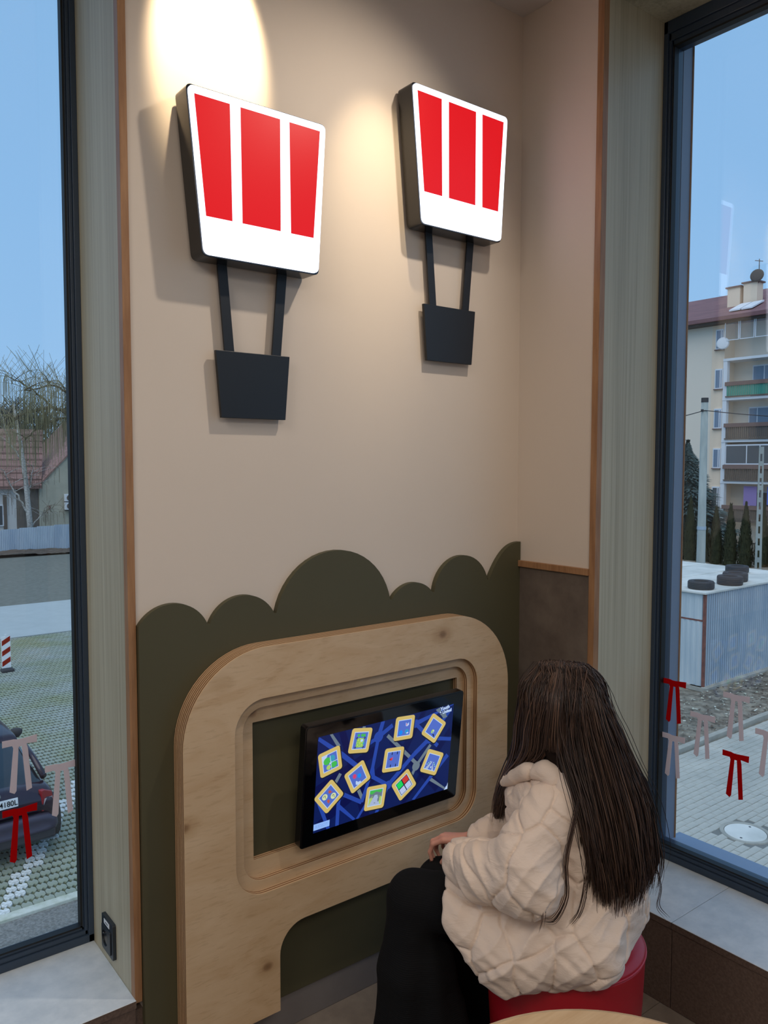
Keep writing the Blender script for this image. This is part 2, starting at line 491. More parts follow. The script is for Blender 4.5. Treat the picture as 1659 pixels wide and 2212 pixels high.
# ------------------------------------------------------------------ ribbon stickers on the glass
BOW = [(0, 0), (.028, 0), (.037, .002), (.048, .002), (.087, -.002), (.086, .019), (.060, .017), (.063, .03), (.071, .141), (.057, .146), (.048, .022), (.040, .022), (.032, .14), (.027, .147), (.015, .14), (.027, .024), (.024, .017), (0, .018)]
def bow(plane, a, z, mat, label):
    if plane == 'x':
        x = XB+.306+.0295
        poly = [(a-s, z-t) for s, t in BOW]
        mb = MB().prism([(p[0]-a, p[1]-z) for p in poly], -.0012, 0, 'x')
        o = mb.build('ribbon_sticker', mat, loc=(x, a, z))
    else:
        y = .306+.0295
        mb = MB().prism([(s, -t) for s, t in BOW], -.0012, 0, 'y')
        o = mb.build('ribbon_sticker', mat, loc=(a, y, z))
    tag(o, label, 'ribbon sticker', 'ribbon bow stickers on the window panes')
bow('x', -.364, .874, M['red_bow'], 'red bow sticker on the right window, high beside the frame')
bow('x', -.469, .785, M['pink_bow'], 'pale pink bow sticker left of the highest pink one on the right window')
bow('x', -.581, .876, M['pink_bow'], 'highest pale pink bow sticker on the right window, above the lower red bow')
bow('x', -.365, .687, M['pink_bow'], 'pale pink bow sticker on the right window directly under the red bow by the frame')
bow('x', -.584, .688, M['red_bow'], 'red bow sticker on the right window above the manhole cover')
bow('x', -.688, .786, M['pink_bow'], 'pale pink bow sticker at the right edge of the photo on the right window')
bow('y', .468, .871, M['pink_bow'], 'pale pink bow sticker on the left window over the car rear window')
bow('y', .573, .780, M['pink_bow'], 'pale pink bow sticker on the left window nearest the frame')
bow('y', .464, .684, M['red_bow'], 'red bow sticker on the left window under the car number plate')

# ------------------------------------------------------------------ balloon signs
def balloon(name, label, P, depth, red, straps, basket, by=-.020):
    """P: front outline tl,tr,br,bl (x,z); red: list of quads; straps: quads; basket: quad"""
    cx = sum(p[0] for p in P)/4; cz = sum(p[1] for p in P)/4
    o = empty(name, (cx, 0, cz)); tag(o, label, 'wall sign', 'hot air balloon wall signs')
    def rp(Q, r, n=5):
        out = []
        for i in range(len(Q)):
            p = Vector(Q[i]); a = (Vector(Q[i-1])-p).normalized(); b2 = (Vector(Q[(i+1) % len(Q)])-p).normalized()
            for k in range(n+1):
                t = k/n
                out.append(tuple(p+a*r*(1-t)**2+b2*r*t**2))
        return [(x-cx, z-cz) for x, z in out]
    def inset(Q, d):
        c = Vector((cx, cz)); out = []
        for q in Q:
            v2 = Vector(q)-c
            out.append((q[0]-math.copysign(d, v2.x), q[1]-math.copysign(d, v2.y)))
        return out
    MB().prism(rp(P, .016), -depth, -.012, 'y').build('light_box_housing', M['gloss_black'], o, bevel=.002)
    MB().prism(rp(inset(P, -.0006), .016), -depth+.004, -depth+.030, 'y').build('rim', M['rim'], o, bevel=.001)
    MB().prism(rp(inset(P, .03), .012), -.013, 0, 'y').build('wall_mount', M['black'], o)
    face = MB().prism(rp(inset(P, .004), .016), -depth-.006, -depth+.001, 'y').build('lit_face', M['sign_white'], o, smooth=False, bevel=.003)
    for Q in red:
        MB().prism([(x-cx, z-cz) for x, z in Q], -depth-.0072, -depth-.005, 'y').build('red_stripe', M['sign_red'], face)
    for Q in straps:
        MB().prism([(x-cx, z-cz) for x, z in Q], by, by+.006, 'y').build('strap', M['black'], o)
    bk = MB().prism([(x-cx, z-cz) for x, z in basket], by-.004, by+.006, 'y').build('basket_plate', M['black'], o, bevel=.001)
    for Q in ((basket[0], basket[2]), (basket[1], basket[3])):
        pass
    mx_, mz_ = sum(p[0] for p in basket)/4-cx, sum(p[1] for p in basket)/4-cz
    for s_ in (-.04, .04):
        MB().tube([(mx_+s_, by+.006, mz_), (mx_+s_, 0, mz_)], .008, 10).build('spacer', M['black'], o)
SIGNS = []
for dx, dz, lab in ((0, 0, 'larger looking lit balloon sign with red stripes on the left, under the bright lamp glow'),
                    (.692, .200, 'lit balloon sign with red stripes on the right, next to the wall corner')):
    sh = lambda Q: [(x+dx, z+dz) for x, z in Q]
    balloon('balloon_sign', lab, sh([(.820, 2.498), (1.217, 2.498), (1.193, 2.101), (.857, 2.101)]), .074,
            [sh([(.839, 2.475), (.932, 2.475), (.936, 2.195), (.866, 2.195)]), sh([(.961, 2.475), (1.073, 2.475), (1.073, 2.195), (.964, 2.195)]), sh([(1.101, 2.475), (1.194, 2.475), (1.173, 2.195), (1.104, 2.195)])],
            [sh([(.924, 2.105), (.950, 2.105), (.969, 1.885), (.942, 1.885)]), sh([(1.099, 2.105), (1.127, 2.105), (1.107, 1.885), (1.080, 1.885)])],
            sh([(.915, 1.886), (1.132, 1.886), (1.118, 1.716), (.929, 1.716)]))

# ------------------------------------------------------------------ green cloud-edged panel
def arc3(p, q, r_, n=22):
    ax, ay = p; bx, by = q; cx, cy = r_
    d = 2*(ax*(by-cy)+bx*(cy-ay)+cx*(ay-by))
    ux = ((ax*ax+ay*ay)*(by-cy)+(bx*bx+by*by)*(cy-ay)+(cx*cx+cy*cy)*(ay-by))/d
    uy = ((ax*ax+ay*ay)*(cx-bx)+(bx*bx+by*by)*(ax-cx)+(cx*cx+cy*cy)*(bx-ax))/d
    rr = math.hypot(ax-ux, ay-uy)
    a0 = math.atan2(ay-uy, ax-ux); am = math.atan2(by-uy, bx-ux); a1 = math.atan2(cy-uy, cx-ux)
    if a1 > a0: a1 -= 2*PI
    return [(ux+rr*math.cos(a0+(a1-a0)*i/n), uy+rr*math.sin(a0+(a1-a0)*i/n)) for i in range(n+1)]
gp = [(2.056, .101), (.7055, .101), (.7055, 1.203)]
for p, q, r_ in (((.706, 1.203), (.806, 1.249), (.887, 1.187)), ((.893, 1.187), (1.000, 1.251), (1.083, 1.193)), ((1.089, 1.193), (1.302, 1.351), (1.484, 1.188)),
                 ((1.490, 1.188), (1.581, 1.232), (1.655, 1.194)), ((1.661, 1.194), (1.789, 1.302), (1.898, 1.212))):
    gp += arc3(p, q, r_)
for i in range(15):
    t = i/14
    gp.append((1.904+.152*t, 1.212+.119*(1-(1-t)**2.4)))
o = MB().prism(gp, -.018, -.0005, 'y').build('cloud_panel', M['green'], bevel=.0022, seg=3)
tag(o, 'olive green wall panel with a scalloped cloud shaped top edge', 'wall panel')

# ------------------------------------------------------------------ plywood surround
pw = empty('plywood_surround', (1.36, -.0185, .112)); tag(pw, 'pale birch plywood surround with rounded corners and one broad leg around the touch screen', 'screen surround')
ox, oy, oz = 1.36, -.0185, .112
def outline():
    x0, x1, z0, z1 = .790, 1.938, .112, 1.121
    zb = .346; xl = 1.060
    pts = []
    def arc(cx, cz, r_, a0, a1, n=16):
        for i in range(n+1):
            a = a0+(a1-a0)*i/n
            pts.append((cx+r_*math.cos(a), cz+r_*math.sin(a)))
    pts.append((x0, z0)); pts.append((xl, z0))
    arc(xl+.078, zb-.078, .078, PI, .5*PI, 10)
    arc(x1-.16, zb+.16, .16, -.5*PI, 0)
    arc(x1-.245, z1-.245, .245, 0, .5*PI)
    arc(x0+.235, z1-.235, .235, .5*PI, PI)
    return pts
OUT = outline()
def board(name, y0, y1, hole):
    sh = lambda Q: [(x-ox, z-oz) for x, z in Q]
    o = MB().prism(sh(OUT), y0-oy, y1-oy, 'y', holes=[sh(hole)[::-1]], emi=1).build(name, [M['birch'], M['ply_edge']], pw, bevel=.0015, seg=2)
board('back_board', -.0370, -.0185, rrect(1.003, 1.742, .536, .911, .001, 1))
board('middle_board', -.0570, -.0372, rrect(.964, 1.769, .485, .955, .060))
board('front_board', -.0770, -.0572, rrect(.931, 1.796, .458, .984, .086))

# ------------------------------------------------------------------ touch screen
TILT = math.atan2(.035, .352)
ms = empty('touch_screen', (1.414, -.0925, .717)); tag(ms, 'black framed touch screen tilted upward in the plywood opening, showing ten game tiles', 'touch screen')
ms.rotation_euler = (TILT*1.0, 0, 0)
# local: x right, z up the face, y into the wall; face plane at y = 0, top left corner = (-.2905, .1765)
W2, H2 = .2905, .1765
def uv(u, v): return (u-W2, H2-v)
TH = .026
act = [uv(.0405, .3155), uv(.5400, .3155), uv(.5400, .0358), uv(.0405, .0358)]
MB().prism(rrect(-W2, W2, -H2, H2, .010, 5), .0, TH, 'y').build('casing', M['gloss_black'], ms, bevel=.003)
MB().prism(rrect(-W2+.004, W2-.004, -H2+.004, H2-.004, .008, 5), -.0016, .001, 'y').build('glass_front', plain('screen_glass', (6, 8, 12), .06, spec=.7), ms, bevel=.0006)
MB().box(-.05, .05, TH, TH+.028, -.05, .05).build('wall_mount', M['black'], ms)
dsp = MB().prism(act, -.0022, -.0015, 'y').build('display', M['s_bg'], ms)
# web of bars drawn on the display picture
bars = MB(); yb_ = -.0024
def bar(p, q, w0, w1, mi, lay=0):
    p = Vector(uv(*p)); q = Vector(uv(*q)); d = (q-p).normalized(); n_ = Vector((-d.y, d.x))
    def cl(t): return (min(max(t.x, act[0][0]), act[1][0]), min(max(t.y, act[0][1]), act[2][1]))
    Q = [cl(p+n_*w0), cl(q+n_*w1), cl(q-n_*w1), cl(p-n_*w0)]
    y = yb_-lay*.00003
    bars.add([(a[0], y, a[1]) for a in Q], [(0, 1, 2, 3)], mi)
for a in (((.02, .19), (.24, .12)), ((.30, .10), (.50, .30)), ((.12, .03), (.22, .32)), ((.36, .32), (.54, .12)), ((.05, .30), (.30, .17)), ((.42, .03), (.33, .17))):
    bar(*a, .012, .016, 0, 0)
for a, b2 in (((.083, .030), (.112, .078)), ((.283, .083), (.410, .205)), ((.455, .150), (.402, .206)), ((.462, .262), (.533, .318)), ((.122, .160), (.098, .196)), ((.175, .200), (.207, .262)), ((.196, .036), (.188, .06)), ((.402, .206), (.38, .245))):
    bar(a, b2, .0055, .0055, 3, 1)
for a, b2, w_ in (((.040, .040), (.127, .107), .007), ((.127, .107), (.210, .180), .007), ((.210, .180), (.297, .240), .006), ((.297, .240), (.392, .165), .0075), ((.392, .165), (.450, .128), .008),
              ((.250, .080), (.263, .034), .0075), ((.250, .080), (.235, .171), .006), ((.235, .171), (.240, .20), .006), ((.203, .268), (.123, .218), .006), ((.203, .268), (.235, .171), .006), ((.18, .318), (.12, .256), .006),
              ((.19, .318), (.25, .24), .006), ((.389, .069), (.54, .030), .008), ((.389, .069), (.45, .128), .006), ((.450, .128), (.485, .160), .006), ((.53, .20), (.40, .318), .008), ((.26, .318), (.297, .240), .007),
              ((.250, .080), (.30, .055), .007), ((.250, .080), (.2, .10), .006), ((.45, .128), (.53, .05), .006), ((.54, .15), (.46, .13), .006), ((.12, .256), (.123, .218), .006), ((.05, .22), (.09, .32), .006), ((.12, .256), (.12, .32), .006)):
    bar(a, b2, w_, w_, 1, 2)
# soft nodes where bars meet
for c_, r_ in (((.250, .080), .017), ((.297, .240), .014), ((.450, .128), .017), ((.389, .069), .013), ((.123, .218), .011)):
    c2 = uv(*c_)
    bars.add([(c2[0]+r_*math.cos(t), yb_-.0001, c2[1]+r_*math.sin(t)) for t in np.linspace(0, 2*PI, 17)[:-1]], [tuple(range(16))], 1)
c2 = uv(.402, .206)
bars.add([(c2[0]+.015*math.cos(t), yb_-.0001, c2[1]+.015*math.sin(t)) for t in np.linspace(0, 2*PI, 17)[:-1]], [tuple(range(16))], 3)
mk('background_pattern', bars.v, bars.f, [M['s_bg2'], M['s_bar'], M['s_bar2'], M['s_grey']], dsp, fm=bars.m)
# game tiles
def tile(quad, draw, sz=.0365):
    c_ = [sum(p[k] for p in quad)/4 for k in (0, 1)]
    e0 = (quad[1][0]-quad[0][0]+quad[2][0]-quad[3][0], quad[1][1]-quad[0][1]+quad[2][1]-quad[3][1])
    ang = math.atan2(e0[1], e0[0])
    ca, sa = math.cos(ang), math.sin(ang)
    mb = MB()
    mats = ['gold', 's_white', 's_tile', 's_green', 's_teal', 's_lime', 's_pink', 's_cyan', 's_red', 's_dark', 's_bright', 's_pale', 's_cream', 's_orange', 's_road', 's_grey']
    def P(pts, mi, lay):
        vs = []
        for x, y in pts:      # tile coordinates -1..1, y down
            X = (x*ca-y*sa)*sz; Y = (x*sa+y*ca)*sz
            q = uv(c_[0]+X, c_[1]+Y)
            vs.append((q[0], -.0026-lay*.00006, q[1]))
        mb.add(vs, [tuple(range(len(vs)))], mats.index(mi))
    def disc(x, y, rx, ry, mi, lay, n=16): P([(x+rx*math.cos(t), y+ry*math.sin(t)) for t in np.linspace(0, 2*PI, n+1)[:-1]], mi, lay)
    sh_ = [(x+.06, y+.08) for x, y in rrect(-1.02, 1.02, -1.02, 1.02, .22, 5)]
    P(sh_, 's_dark', 0)
    P(rrect(-1, 1, -1, 1, .22, 5), 'gold', 1)
    P([(-.70, -.70), (.70, -.70), (.70, .70), (-.70, .70)], 's_white', 2)
    P([(-.64, -.64), (.64, -.64), (.64, .64), (-.64, .64)], 's_tile', 3)
    draw(P, disc)
    mk('game_tile', mb.v, mb.f, [M[k] for k in mats], dsp, fm=mb.m)
def d0(P, D_):
    P([(-.64, -.64), (-.15, -.64), (-.64, .05)], 's_white', 4); D_(-.25, -.15, .34, .30, 's_green', 5); D_(.22, -.2, .25, .28, 's_teal', 5); D_(.3, .35, .28, .25, 's_green', 5); D_(-.2, .4, .2, .2, 's_lime', 5)
    P([(.02, -.5), (.07, -.5), (.07, .64), (.02, .64)], 's_white', 6); P([(-.1, .06), (.64, .06), (.64, .11), (-.1, .11)], 's_white', 6); P([(-.2, .25), (.1, -.05), (.1, .15)], 's_white', 6)
def d1(P, D_):
    P([(-.36, -.2), (.36, -.2), (.36, .55), (-.36, .55)], 's_lime', 4)
    for x in (-.2, .18):
        for y in (-.02, .36): D_(x, y, .15, .16, 's_green', 5); D_(x, y, .11, .12, 's_lime', 6)
    D_(-.25, -.42, .12, .12, 's_green', 5); D_(.1, -.42, .13, .13, 's_green', 5); D_(.32, -.4, .1, .14, 's_green', 5)
    D_(.14, -.0, .13, .12, 's_white', 7)
    for x in (-.38, .38):
        for y in (-.2, .56): D_(x, y, .09, .09, 's_dark', 6); D_(x, y, .045, .045, 's_tile', 7)
    P([(.3, .1), (.5, .18), (.42, .34), (.3, .3)], 's_teal', 7)
def d2(P, D_):
    D_(-.32, .36, .2, .2, 's_cyan', 4); D_(.3, .34, .2, .2, 's_teal', 4); D_(.3, .34, .1, .1, 's_cyan', 5); D_(.38, .46, .12, .07, 's_white', 6)
    P([(.1, -.45), (.25, -.3), (.42, -.42), (.45, -.2), (.28, -.1), (.12, -.15)], 's_white', 4); P([(.16, -.4), (.28, -.24), (.2, -.14)], 's_pink', 5)
def d3(P, D_):
    D_(.02, .28, .10, .18, 's_lime', 4); D_(.12, .25, .09, .16, 's_cream', 5); D_(.1, .3, .05, .1, 's_teal', 6); P([(.12, .48), (.4, .4), (.5, .62), (.42, .62), (.3, .5)], 's_dark', 6)
def d4(P, D_):
    for x in (-.2, .34):
        P([(x-.04, -.64), (x+.04, -.64), (x+.04, -.4), (x-.04, -.4)], 's_dark', 4); P([(x-.04, .4), (x+.04, .4), (x+.04, .64), (x-.04, .64)], 's_dark', 4)
    D_(-.22, -.05, .13, .12, 's_red', 4); D_(-.36, -.05, .045, .045, 's_dark', 5); P([(-.2, -.12), (-.05, -.25), (-.1, .05)], 's_pink', 5)
def d5(P, D_):
    P([(-.05, -.1), (-.55, .64), (-.2, .64), (.02, .0)], 's_road', 4); P([(.07, -.1), (.12, 0.), (.25, .64), (.5, .64)], 's_road', 4)
    for k in range(5):
        D_(-.2-.07*k, -.02+.07*k, .05, .04, 's_green' if k % 2 else 's_white', 5); D_(.22+.07*k, -.02+.07*k, .05, .04, 's_green' if k % 2 else 's_white', 5)
    D_(.08, .42, .07, .1, 's_white', 5)
def d6(P, D_):
    D_(-.22, -.22, .17, .2, 's_pink', 4); D_(.18, .02, .17, .2, 's_cyan', 4)
    P([(-.3, .25), (-.2, .25), (-.15, .42), (.1, .5), (.1, .64), (-.25, .64), (-.4, .5)], 's_white', 5)
def ring(P, cx, cy, r0, r1, mi, lay, a0=0, a1=2*PI, n=12):
    for k in range(n):
        s = a0+(a1-a0)*k/n; t = a0+(a1-a0)*(k+1)/n
        P([(cx+r0*math.cos(s), cy+r0*math.sin(s)), (cx+r1*math.cos(s), cy+r1*math.sin(s)), (cx+r1*math.cos(t), cy+r1*math.sin(t)), (cx+r0*math.cos(t), cy+r0*math.sin(t))], mi, lay)
def d7(P, D_):
    for x, y in ((.28, -.28), (-.28, .28)):
        D_(x*-1, y, .24, .24, 's_cream', 4) if False else D_(-.28 if x > 0 else .28, -.28 if x > 0 else .28, .25, .25, 's_cream', 4)
        cx_, cy_ = (-.28, -.28) if x > 0 else (.28, .28)
        ring(P, cx_, cy_-.03, .06, .1, 's_dark', 5, PI, 2.3*PI); P([(cx_-.01, cy_+.05), (cx_+.04, cy_+.05), (cx_+.04, cy_+.12), (cx_-.01, cy_+.12)], 's_dark', 5); D_(cx_+.01, cy_+.17, .025, .025, 's_dark', 5)
    D_(.26, -.26, .12, .14, 's_orange', 4); P([(.3, -.2), (.44, -.1), (.36, -.02)], 's_orange', 5); D_(-.26, .26, .12, .14, 's_orange', 4); P([(-.3, .32), (-.42, .44), (-.2, .42)], 's_orange', 5)
def d8(P, D_):
    P([(-.64, -.64), (.64, -.64), (.64, 0), (-.64, 0)], 's_grey', 4); P([(-.64, -.64), (.64, -.64), (.5, -.35), (0, -.5), (-.4, -.3), (-.64, -.4)], 's_green', 5); P([(-.64, -.0), (-.3, -.2), (-.2, .64), (-.64, .64)], 's_lime', 4); P([(.2, -.2), (.64, .0), (.64, .64), (.2, .64)], 's_lime', 4)
    P([(-.12, -.22), (.16, -.22), (.5, .64), (-.6, .64)], 's_road', 5); D_(.32, .2, .09, .2, 's_grey', 6); D_(.36, .02, .06, .08, 's_grey', 6); D_(-.02, .45, .09, .03, 's_grey', 6)
def d9(P, D_):
    P([(-.64, -.64), (.64, -.64), (.64, .64), (-.64, .64)], 's_dark', 4)
    for q, c_ in (((-.6, -.6), 's_bright'), ((.04, -.6), 's_red'), ((-.6, .04), 's_pale'), ((.04, .04), 's_pale')):
        P([q, (q[0]+.56, q[1]), (q[0]+.56, q[1]+.56), (q[0], q[1]+.56)], c_, 5)
TQ = [([(0.0426, 0.0888), (0.1102, 0.0702), (0.1281, 0.1476), (0.0567, 0.1562)], d0), ([(0.1538, 0.0342), (0.2295, 0.047), (0.2141, 0.1184), (0.1408, 0.1056)], d1), ([(0.3085, 0.0314), (0.3845, 0.039), (0.3819, 0.1122), (0.3048, 0.108)], d2),
      ([(0.454, 0.0503), (0.5124, 0.0932), (0.4717, 0.1483), (0.4154, 0.1036)], d3), ([(0.2749, 0.1216), (0.3509, 0.1302), (0.346, 0.2048), (0.2693, 0.1963)], d4), ([(0.4451, 0.1618), (0.5153, 0.193), (0.4864, 0.2569), (0.4172, 0.2249)], d5),
      ([(0.1362, 0.1704), (0.2003, 0.1392), (0.23, 0.1975), (0.1635, 0.2317)], d6), ([(0.0397, 0.2131), (0.0935, 0.1714), (0.1357, 0.2216), (0.0791, 0.2689)], d7), ([(0.2176, 0.2264), (0.2932, 0.2343), (0.2877, 0.3064), (0.2111, 0.2986)], d8),
      ([(0.3115, 0.2472), (0.3736, 0.2078), (0.4075, 0.2622), (0.3442, 0.3026)], d9)]
for q, f in TQ: tile(q, f)
lq = [uv(.0405, .308), uv(.0935, .308), uv(.0935, .2895), uv(.0405, .2895)]
lc = mk('caption_card', [(p[0], -.0027, p[1]) for p in lq], [(0, 1, 2, 3)], M['s_label'], dsp)
def flat(cx, cz, y=-.0029): return Matrix.Translation((cx, y, cz)) @ Matrix.Rotation(PI/2, 4, 'X')
c_ = uv(.067, .2985)
text_obj('KIDJOY', .0125, M['s_label2'], dsp, flat(*c_), 'caption_lettering')
lg = MB()
for Q in ([(.466, .041), (.482, .0365), (.49, .052), (.478, .052)], [(.486, .058), (.505, .056), (.516, .073), (.50, .075)]):
    lg.add([(uv(*p)[0], -.0027, uv(*p)[1]) for p in Q], [(0, 1, 2, 3)], 0)
mk('logo_backing', lg.v, lg.f, M['s_grey'], dsp)
for s, (u_, v_), z_ in (('Youth', (.504, .042), .0150), ('& United', (.507, .0545), .0135)):
    text_obj(s, z_, M['s_white'], dsp, flat(*uv(u_, v_)) @ Matrix.Rotation(R(4), 4, 'Z'), 'logo_lettering', bold=.0008)
P_ = [uv(*p) for p in ((.525, .3155), (.54, .3155), (.54, .294), (.536, .304), (.532, .306), (.53, .311))]
mk('page_corner', [(p[0], -.0027, p[1]) for p in P_], [tuple(range(6))], M['s_white'], dsp)

# ------------------------------------------------------------------ stool and table
sx_, sy_ = 1.520, -.668
sl = empty('round_stool', (sx_, sy_, 0)); tag(sl, 'round red leatherette stool under the seated child', 'stool')
MB().lathe([(0, .0), (.158, 0), (.168, .01), (.186, .30), (.191, .425), (.1915, .432), (0, .432)], 64).build('body', M['red_leather'], sl, smooth=True)
MB().lathe([(0, .432), (.188, .432), (.1905, .437), (.188, .443), (.172, .450), (.09, .456), (0, .458)], 64).build('seat', M['red_leather'], sl, smooth=True)
th = np.linspace(0, 2*PI, 65)
MB().tube([(.1912*math.cos(t), .1912*math.sin(t), .434) for t in th], .0028, 6, cap=False).build('piping', M['red_seam'], sl, smooth=True)
tb = empty('round_table', (.80, -1.36, 0)); tag(tb, 'pale wooden round table edge at the bottom of the photo', 'table')
MB().lathe([(0, .715), (.285, .715), (.298, .720), (.302, .730), (.298, .739), (.290, .742), (0, .742)], 72).build('tabletop', M['table'], tb, smooth=False, bevel=0)
MB().lathe([(0, .02), (.028, .02), (.028, .715), (0, .715)], 24).build('leg', M['black'], tb, smooth=False)
MB().lathe([(0, 0), (.20, 0), (.20, .008), (.03, .02), (0, .02)], 48).build('base', M['black'], tb, smooth=False)

# ------------------------------------------------------------------ outside: materials
GZ = -3.80
M['soil'] = plain('soil_and_debris', (150, 144, 130), .95, nscale=4.6, rgb2=(92, 86, 76), bumps=.9, bscale=7, bdist=.06)
M['grassy'] = plain('mossy_soil', (40, 46, 38), .95, nscale=3.5, rgb2=(88, 98, 66), bumps=.7, bscale=30, bdist=.02)
M['asphalt'] = plain('pale_asphalt', (176, 184, 184), .85, noise=.05, nscale=2.5)
M['far_paving'] = plain('far_lattice_paving', (128, 130, 122), .9, nscale=9, stretch=(.5, 2.2, 1), rgb2=(98, 100, 90))
M['lattice'] = plain('mossy_lattice_paver', (158, 166, 162), .85, nscale=.55, rgb2=(138, 146, 116), bumps=.3, bscale=30, bdist=.004)
M['painted'] = plain('worn_white_line', (240, 244, 244), .7, nscale=16, rgb2=(186, 190, 184))
M['paver'] = plain('grey_block_paver', (192, 190, 180), .85, nscale=1.3, rgb2=(168, 168, 160), bumps=.2, bscale=40, bdist=.003)
M['kerb'] = plain('concrete_kerb', (176, 174, 164), .85, nscale=3, rgb2=(150, 150, 142))
M['kerb_pale'] = plain('pale_kerb', (214, 216, 206), .85, nscale=6, rgb2=(176, 182, 160))
M['zinc'] = plain('galvanised_sheet', (186, 200, 212), .45, metal=.2, nscale=2.2, stretch=(1, 1, .25), rgb2=(160, 180, 198))
M['zinc_pale'] = plain('galvanised_sheet_pale', (206, 216, 220), .5, metal=.15, nscale=3, stretch=(1, 1, .3), rgb2=(190, 204, 212))
M['rust'] = plain('rusty_angle_iron', (140, 84, 72), .8, nscale=6, rgb2=(104, 64, 60))
M['roof_pale'] = plain('pale_garage_roof', (226, 226, 220), .8, nscale=1.1, rgb2=(196, 198, 192))
M['tyre'] = plain('tyre_rubber', (58, 58, 62), .8)
M['fence_l'] = plain('grey_blue_sheet_fence', (196, 208, 218), .6, nscale=1.6, stretch=(1, 1, .2), rgb2=(172, 188, 204))
M['plaster_grey'] = plain('weathered_grey_render', (190, 186, 168), .9, nscale=.7, rgb2=(168, 166, 150))
M['plaster_dark'] = plain('dark_grey_render', (120, 112, 104), .9, nscale=.9, rgb2=(98, 94, 90))
M['white_wall'] = plain('white_render', (208, 208, 206), .85)
M['tiles_red'] = plain('red_roof_tiles', (156, 122, 114), .8, nscale=2, stretch=(.4, 1, 5), rgb2=(128, 98, 92))
M['beige'] = plain('beige_render', (236, 222, 204), .85)
M['peach'] = plain('peach_render', (242, 218, 192), .85)
M['white_trim'] = plain('white_concrete', (226, 230, 234), .8)
M['roof_brown'] = plain('brown_roof', (134, 96, 98), .8, nscale=1.5, stretch=(.4, .4, 4), rgb2=(118, 84, 88))
M['dark_soffit'] = plain('dark_soffit', (84, 78, 76), .9)
M['pvc'] = plain('white_pvc', (226, 230, 236), .5)
M['pane'] = plain('window_pane_blue', (110, 130, 152), .15, spec=.8)
M['pane_dark'] = plain('window_pane_dark', (74, 80, 84), .15, spec=.8)
M['rail_brown'] = plain('brown_balcony_rail', (122, 100, 94), .8)
M['slat_brown'] = plain('brown_balcony_slat', (102, 92, 84), .85)
M['green_slat'] = plain('green_balcony_slat', (60, 150, 130), .7)
M['thuja'] = plain('thuja_green', (62, 66, 40), .9, nscale=5, rgb2=(40, 48, 30))
M['spruce'] = plain('blue_spruce', (78, 98, 98), .9, nscale=3, rgb2=(52, 70, 72))
M['bark'] = plain('willow_bark', (98, 88, 72), .9)
M['twig'] = plain('willow_twig', (150, 142, 108), .9)
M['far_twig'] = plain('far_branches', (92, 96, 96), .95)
M['birch_bark'] = plain('birch_bark', (214, 212, 206), .8, nscale=7, stretch=(1, 1, 2.5), rgb2=(150, 146, 140))
M['pole'] = plain('concrete_pole', (168, 176, 172), .85, nscale=3, stretch=(1, 1, .2), rgb2=(142, 152, 150))
M['car'] = plain('dark_plum_car_paint', (46, 30, 44), .16, metal=.2, spec=.8)
M['car_lower'] = plain('grey_plum_bumper', (66, 62, 78), .4)
M['car_glass'] = plain('car_glass', (30, 38, 46), .05, spec=1.0)
M['lamp_red'] = plain('tail_light_red', (150, 26, 34), .2, spec=.8)
M['lamp_clear'] = plain('tail_light_clear', (190, 176, 176), .2, spec=.8)
M['plate'] = plain('number_plate_white', (236, 238, 240), .5)
M['brick'] = plain('purple_cloth', (150, 130, 190), .8)
M['leaves'] = plain('dead_leaves', (104, 92, 80), .95, nscale=3, rgb2=(76, 66, 58), bumps=.8, bscale=9, bdist=.05)

def stuff(o): return tag(o, kind='stuff')
# ------------------------------------------------------------------ ground
gd = st(mk('ground', [(-60, -30, GZ-.05), (120, -30, GZ-.05), (120, 160, GZ-.05), (-60, 160, GZ-.05)], [(0, 1, 2, 3)], M['soil']))
mk('grass_strip', [(-20, 8.2, GZ-.02), (9.6, 8.2, GZ-.02), (9.6, 24.4, GZ-.02), (-20, 24.4, GZ-.02)], [(0, 1, 2, 3)], M['grassy'], gd)
st(MB().box(-30, 15.5, 24.4, 30.4, GZ-.06, GZ+.01).build('road_surface', M['asphalt']))
st(MB().box(-30, 20, 30.4, 48.2, GZ-.06, GZ-.0).build('far_paving', M['far_paving']))
# grass pavers of the car park
px_, py_ = .130, .168
def lat_poly():
    a, b2 = px_/2-.004, py_/2-.004; c = .046; d_ = .034
    return [(-a, -b2+c), (-a+d_, -b2), (-d_*.8, -b2), (0, -b2+c*.75), (d_*.8, -b2), (a-d_, -b2), (a, -b2+c), (a, b2-c), (a-d_, b2), (d_*.8, b2), (0, b2-c*.75), (-d_*.8, b2), (-a+d_, b2), (-a, b2-c)]
LP = lat_poly(); nl = len(LP)
lt = tessellate_polygon([[Vector((x, y, 0)) for x, y in LP]])
lfaces = [tuple(t) for t in lt]+[(i, (i+1) % nl, (i+1) % nl+nl, i+nl) for i in range(nl)]
lverts = [(x, y, 0) for x, y in LP]+[(x, y, -.05) for x, y in LP]
pk = st(empty('car_park_paving', (0, 0, GZ)))
cells = []
r_ = 0
y = 8.26
while y < 24.3:
    x = -.5+(px_/2 if r_ % 2 else 0)
    x1 = 3.6+(y-8)*.34+2.2
    x0 = max(-.5, .8+(y-8)*.20-1.4)
    while x < x1:
        if x >= x0: cells.append((x, y))
        x += px_
    y += py_; r_ += 1
def on_line(x, y):
    # worn parking line from (2.1, 8.4) towards (4.1, 11.8)
    t = (y-8.4)/3.4
    return -.05 < t < 1.5 and abs(x-(2.12+t*2.0)) < .13
near = sorted(cells, key=lambda c: (c[0]-2.5)**2+(c[1]-9.2)**2)
view = [c for c in near if c[0] > 1.6+(c[1]-8)*.23][:300]
vs_ = set(view)
me_l = {}
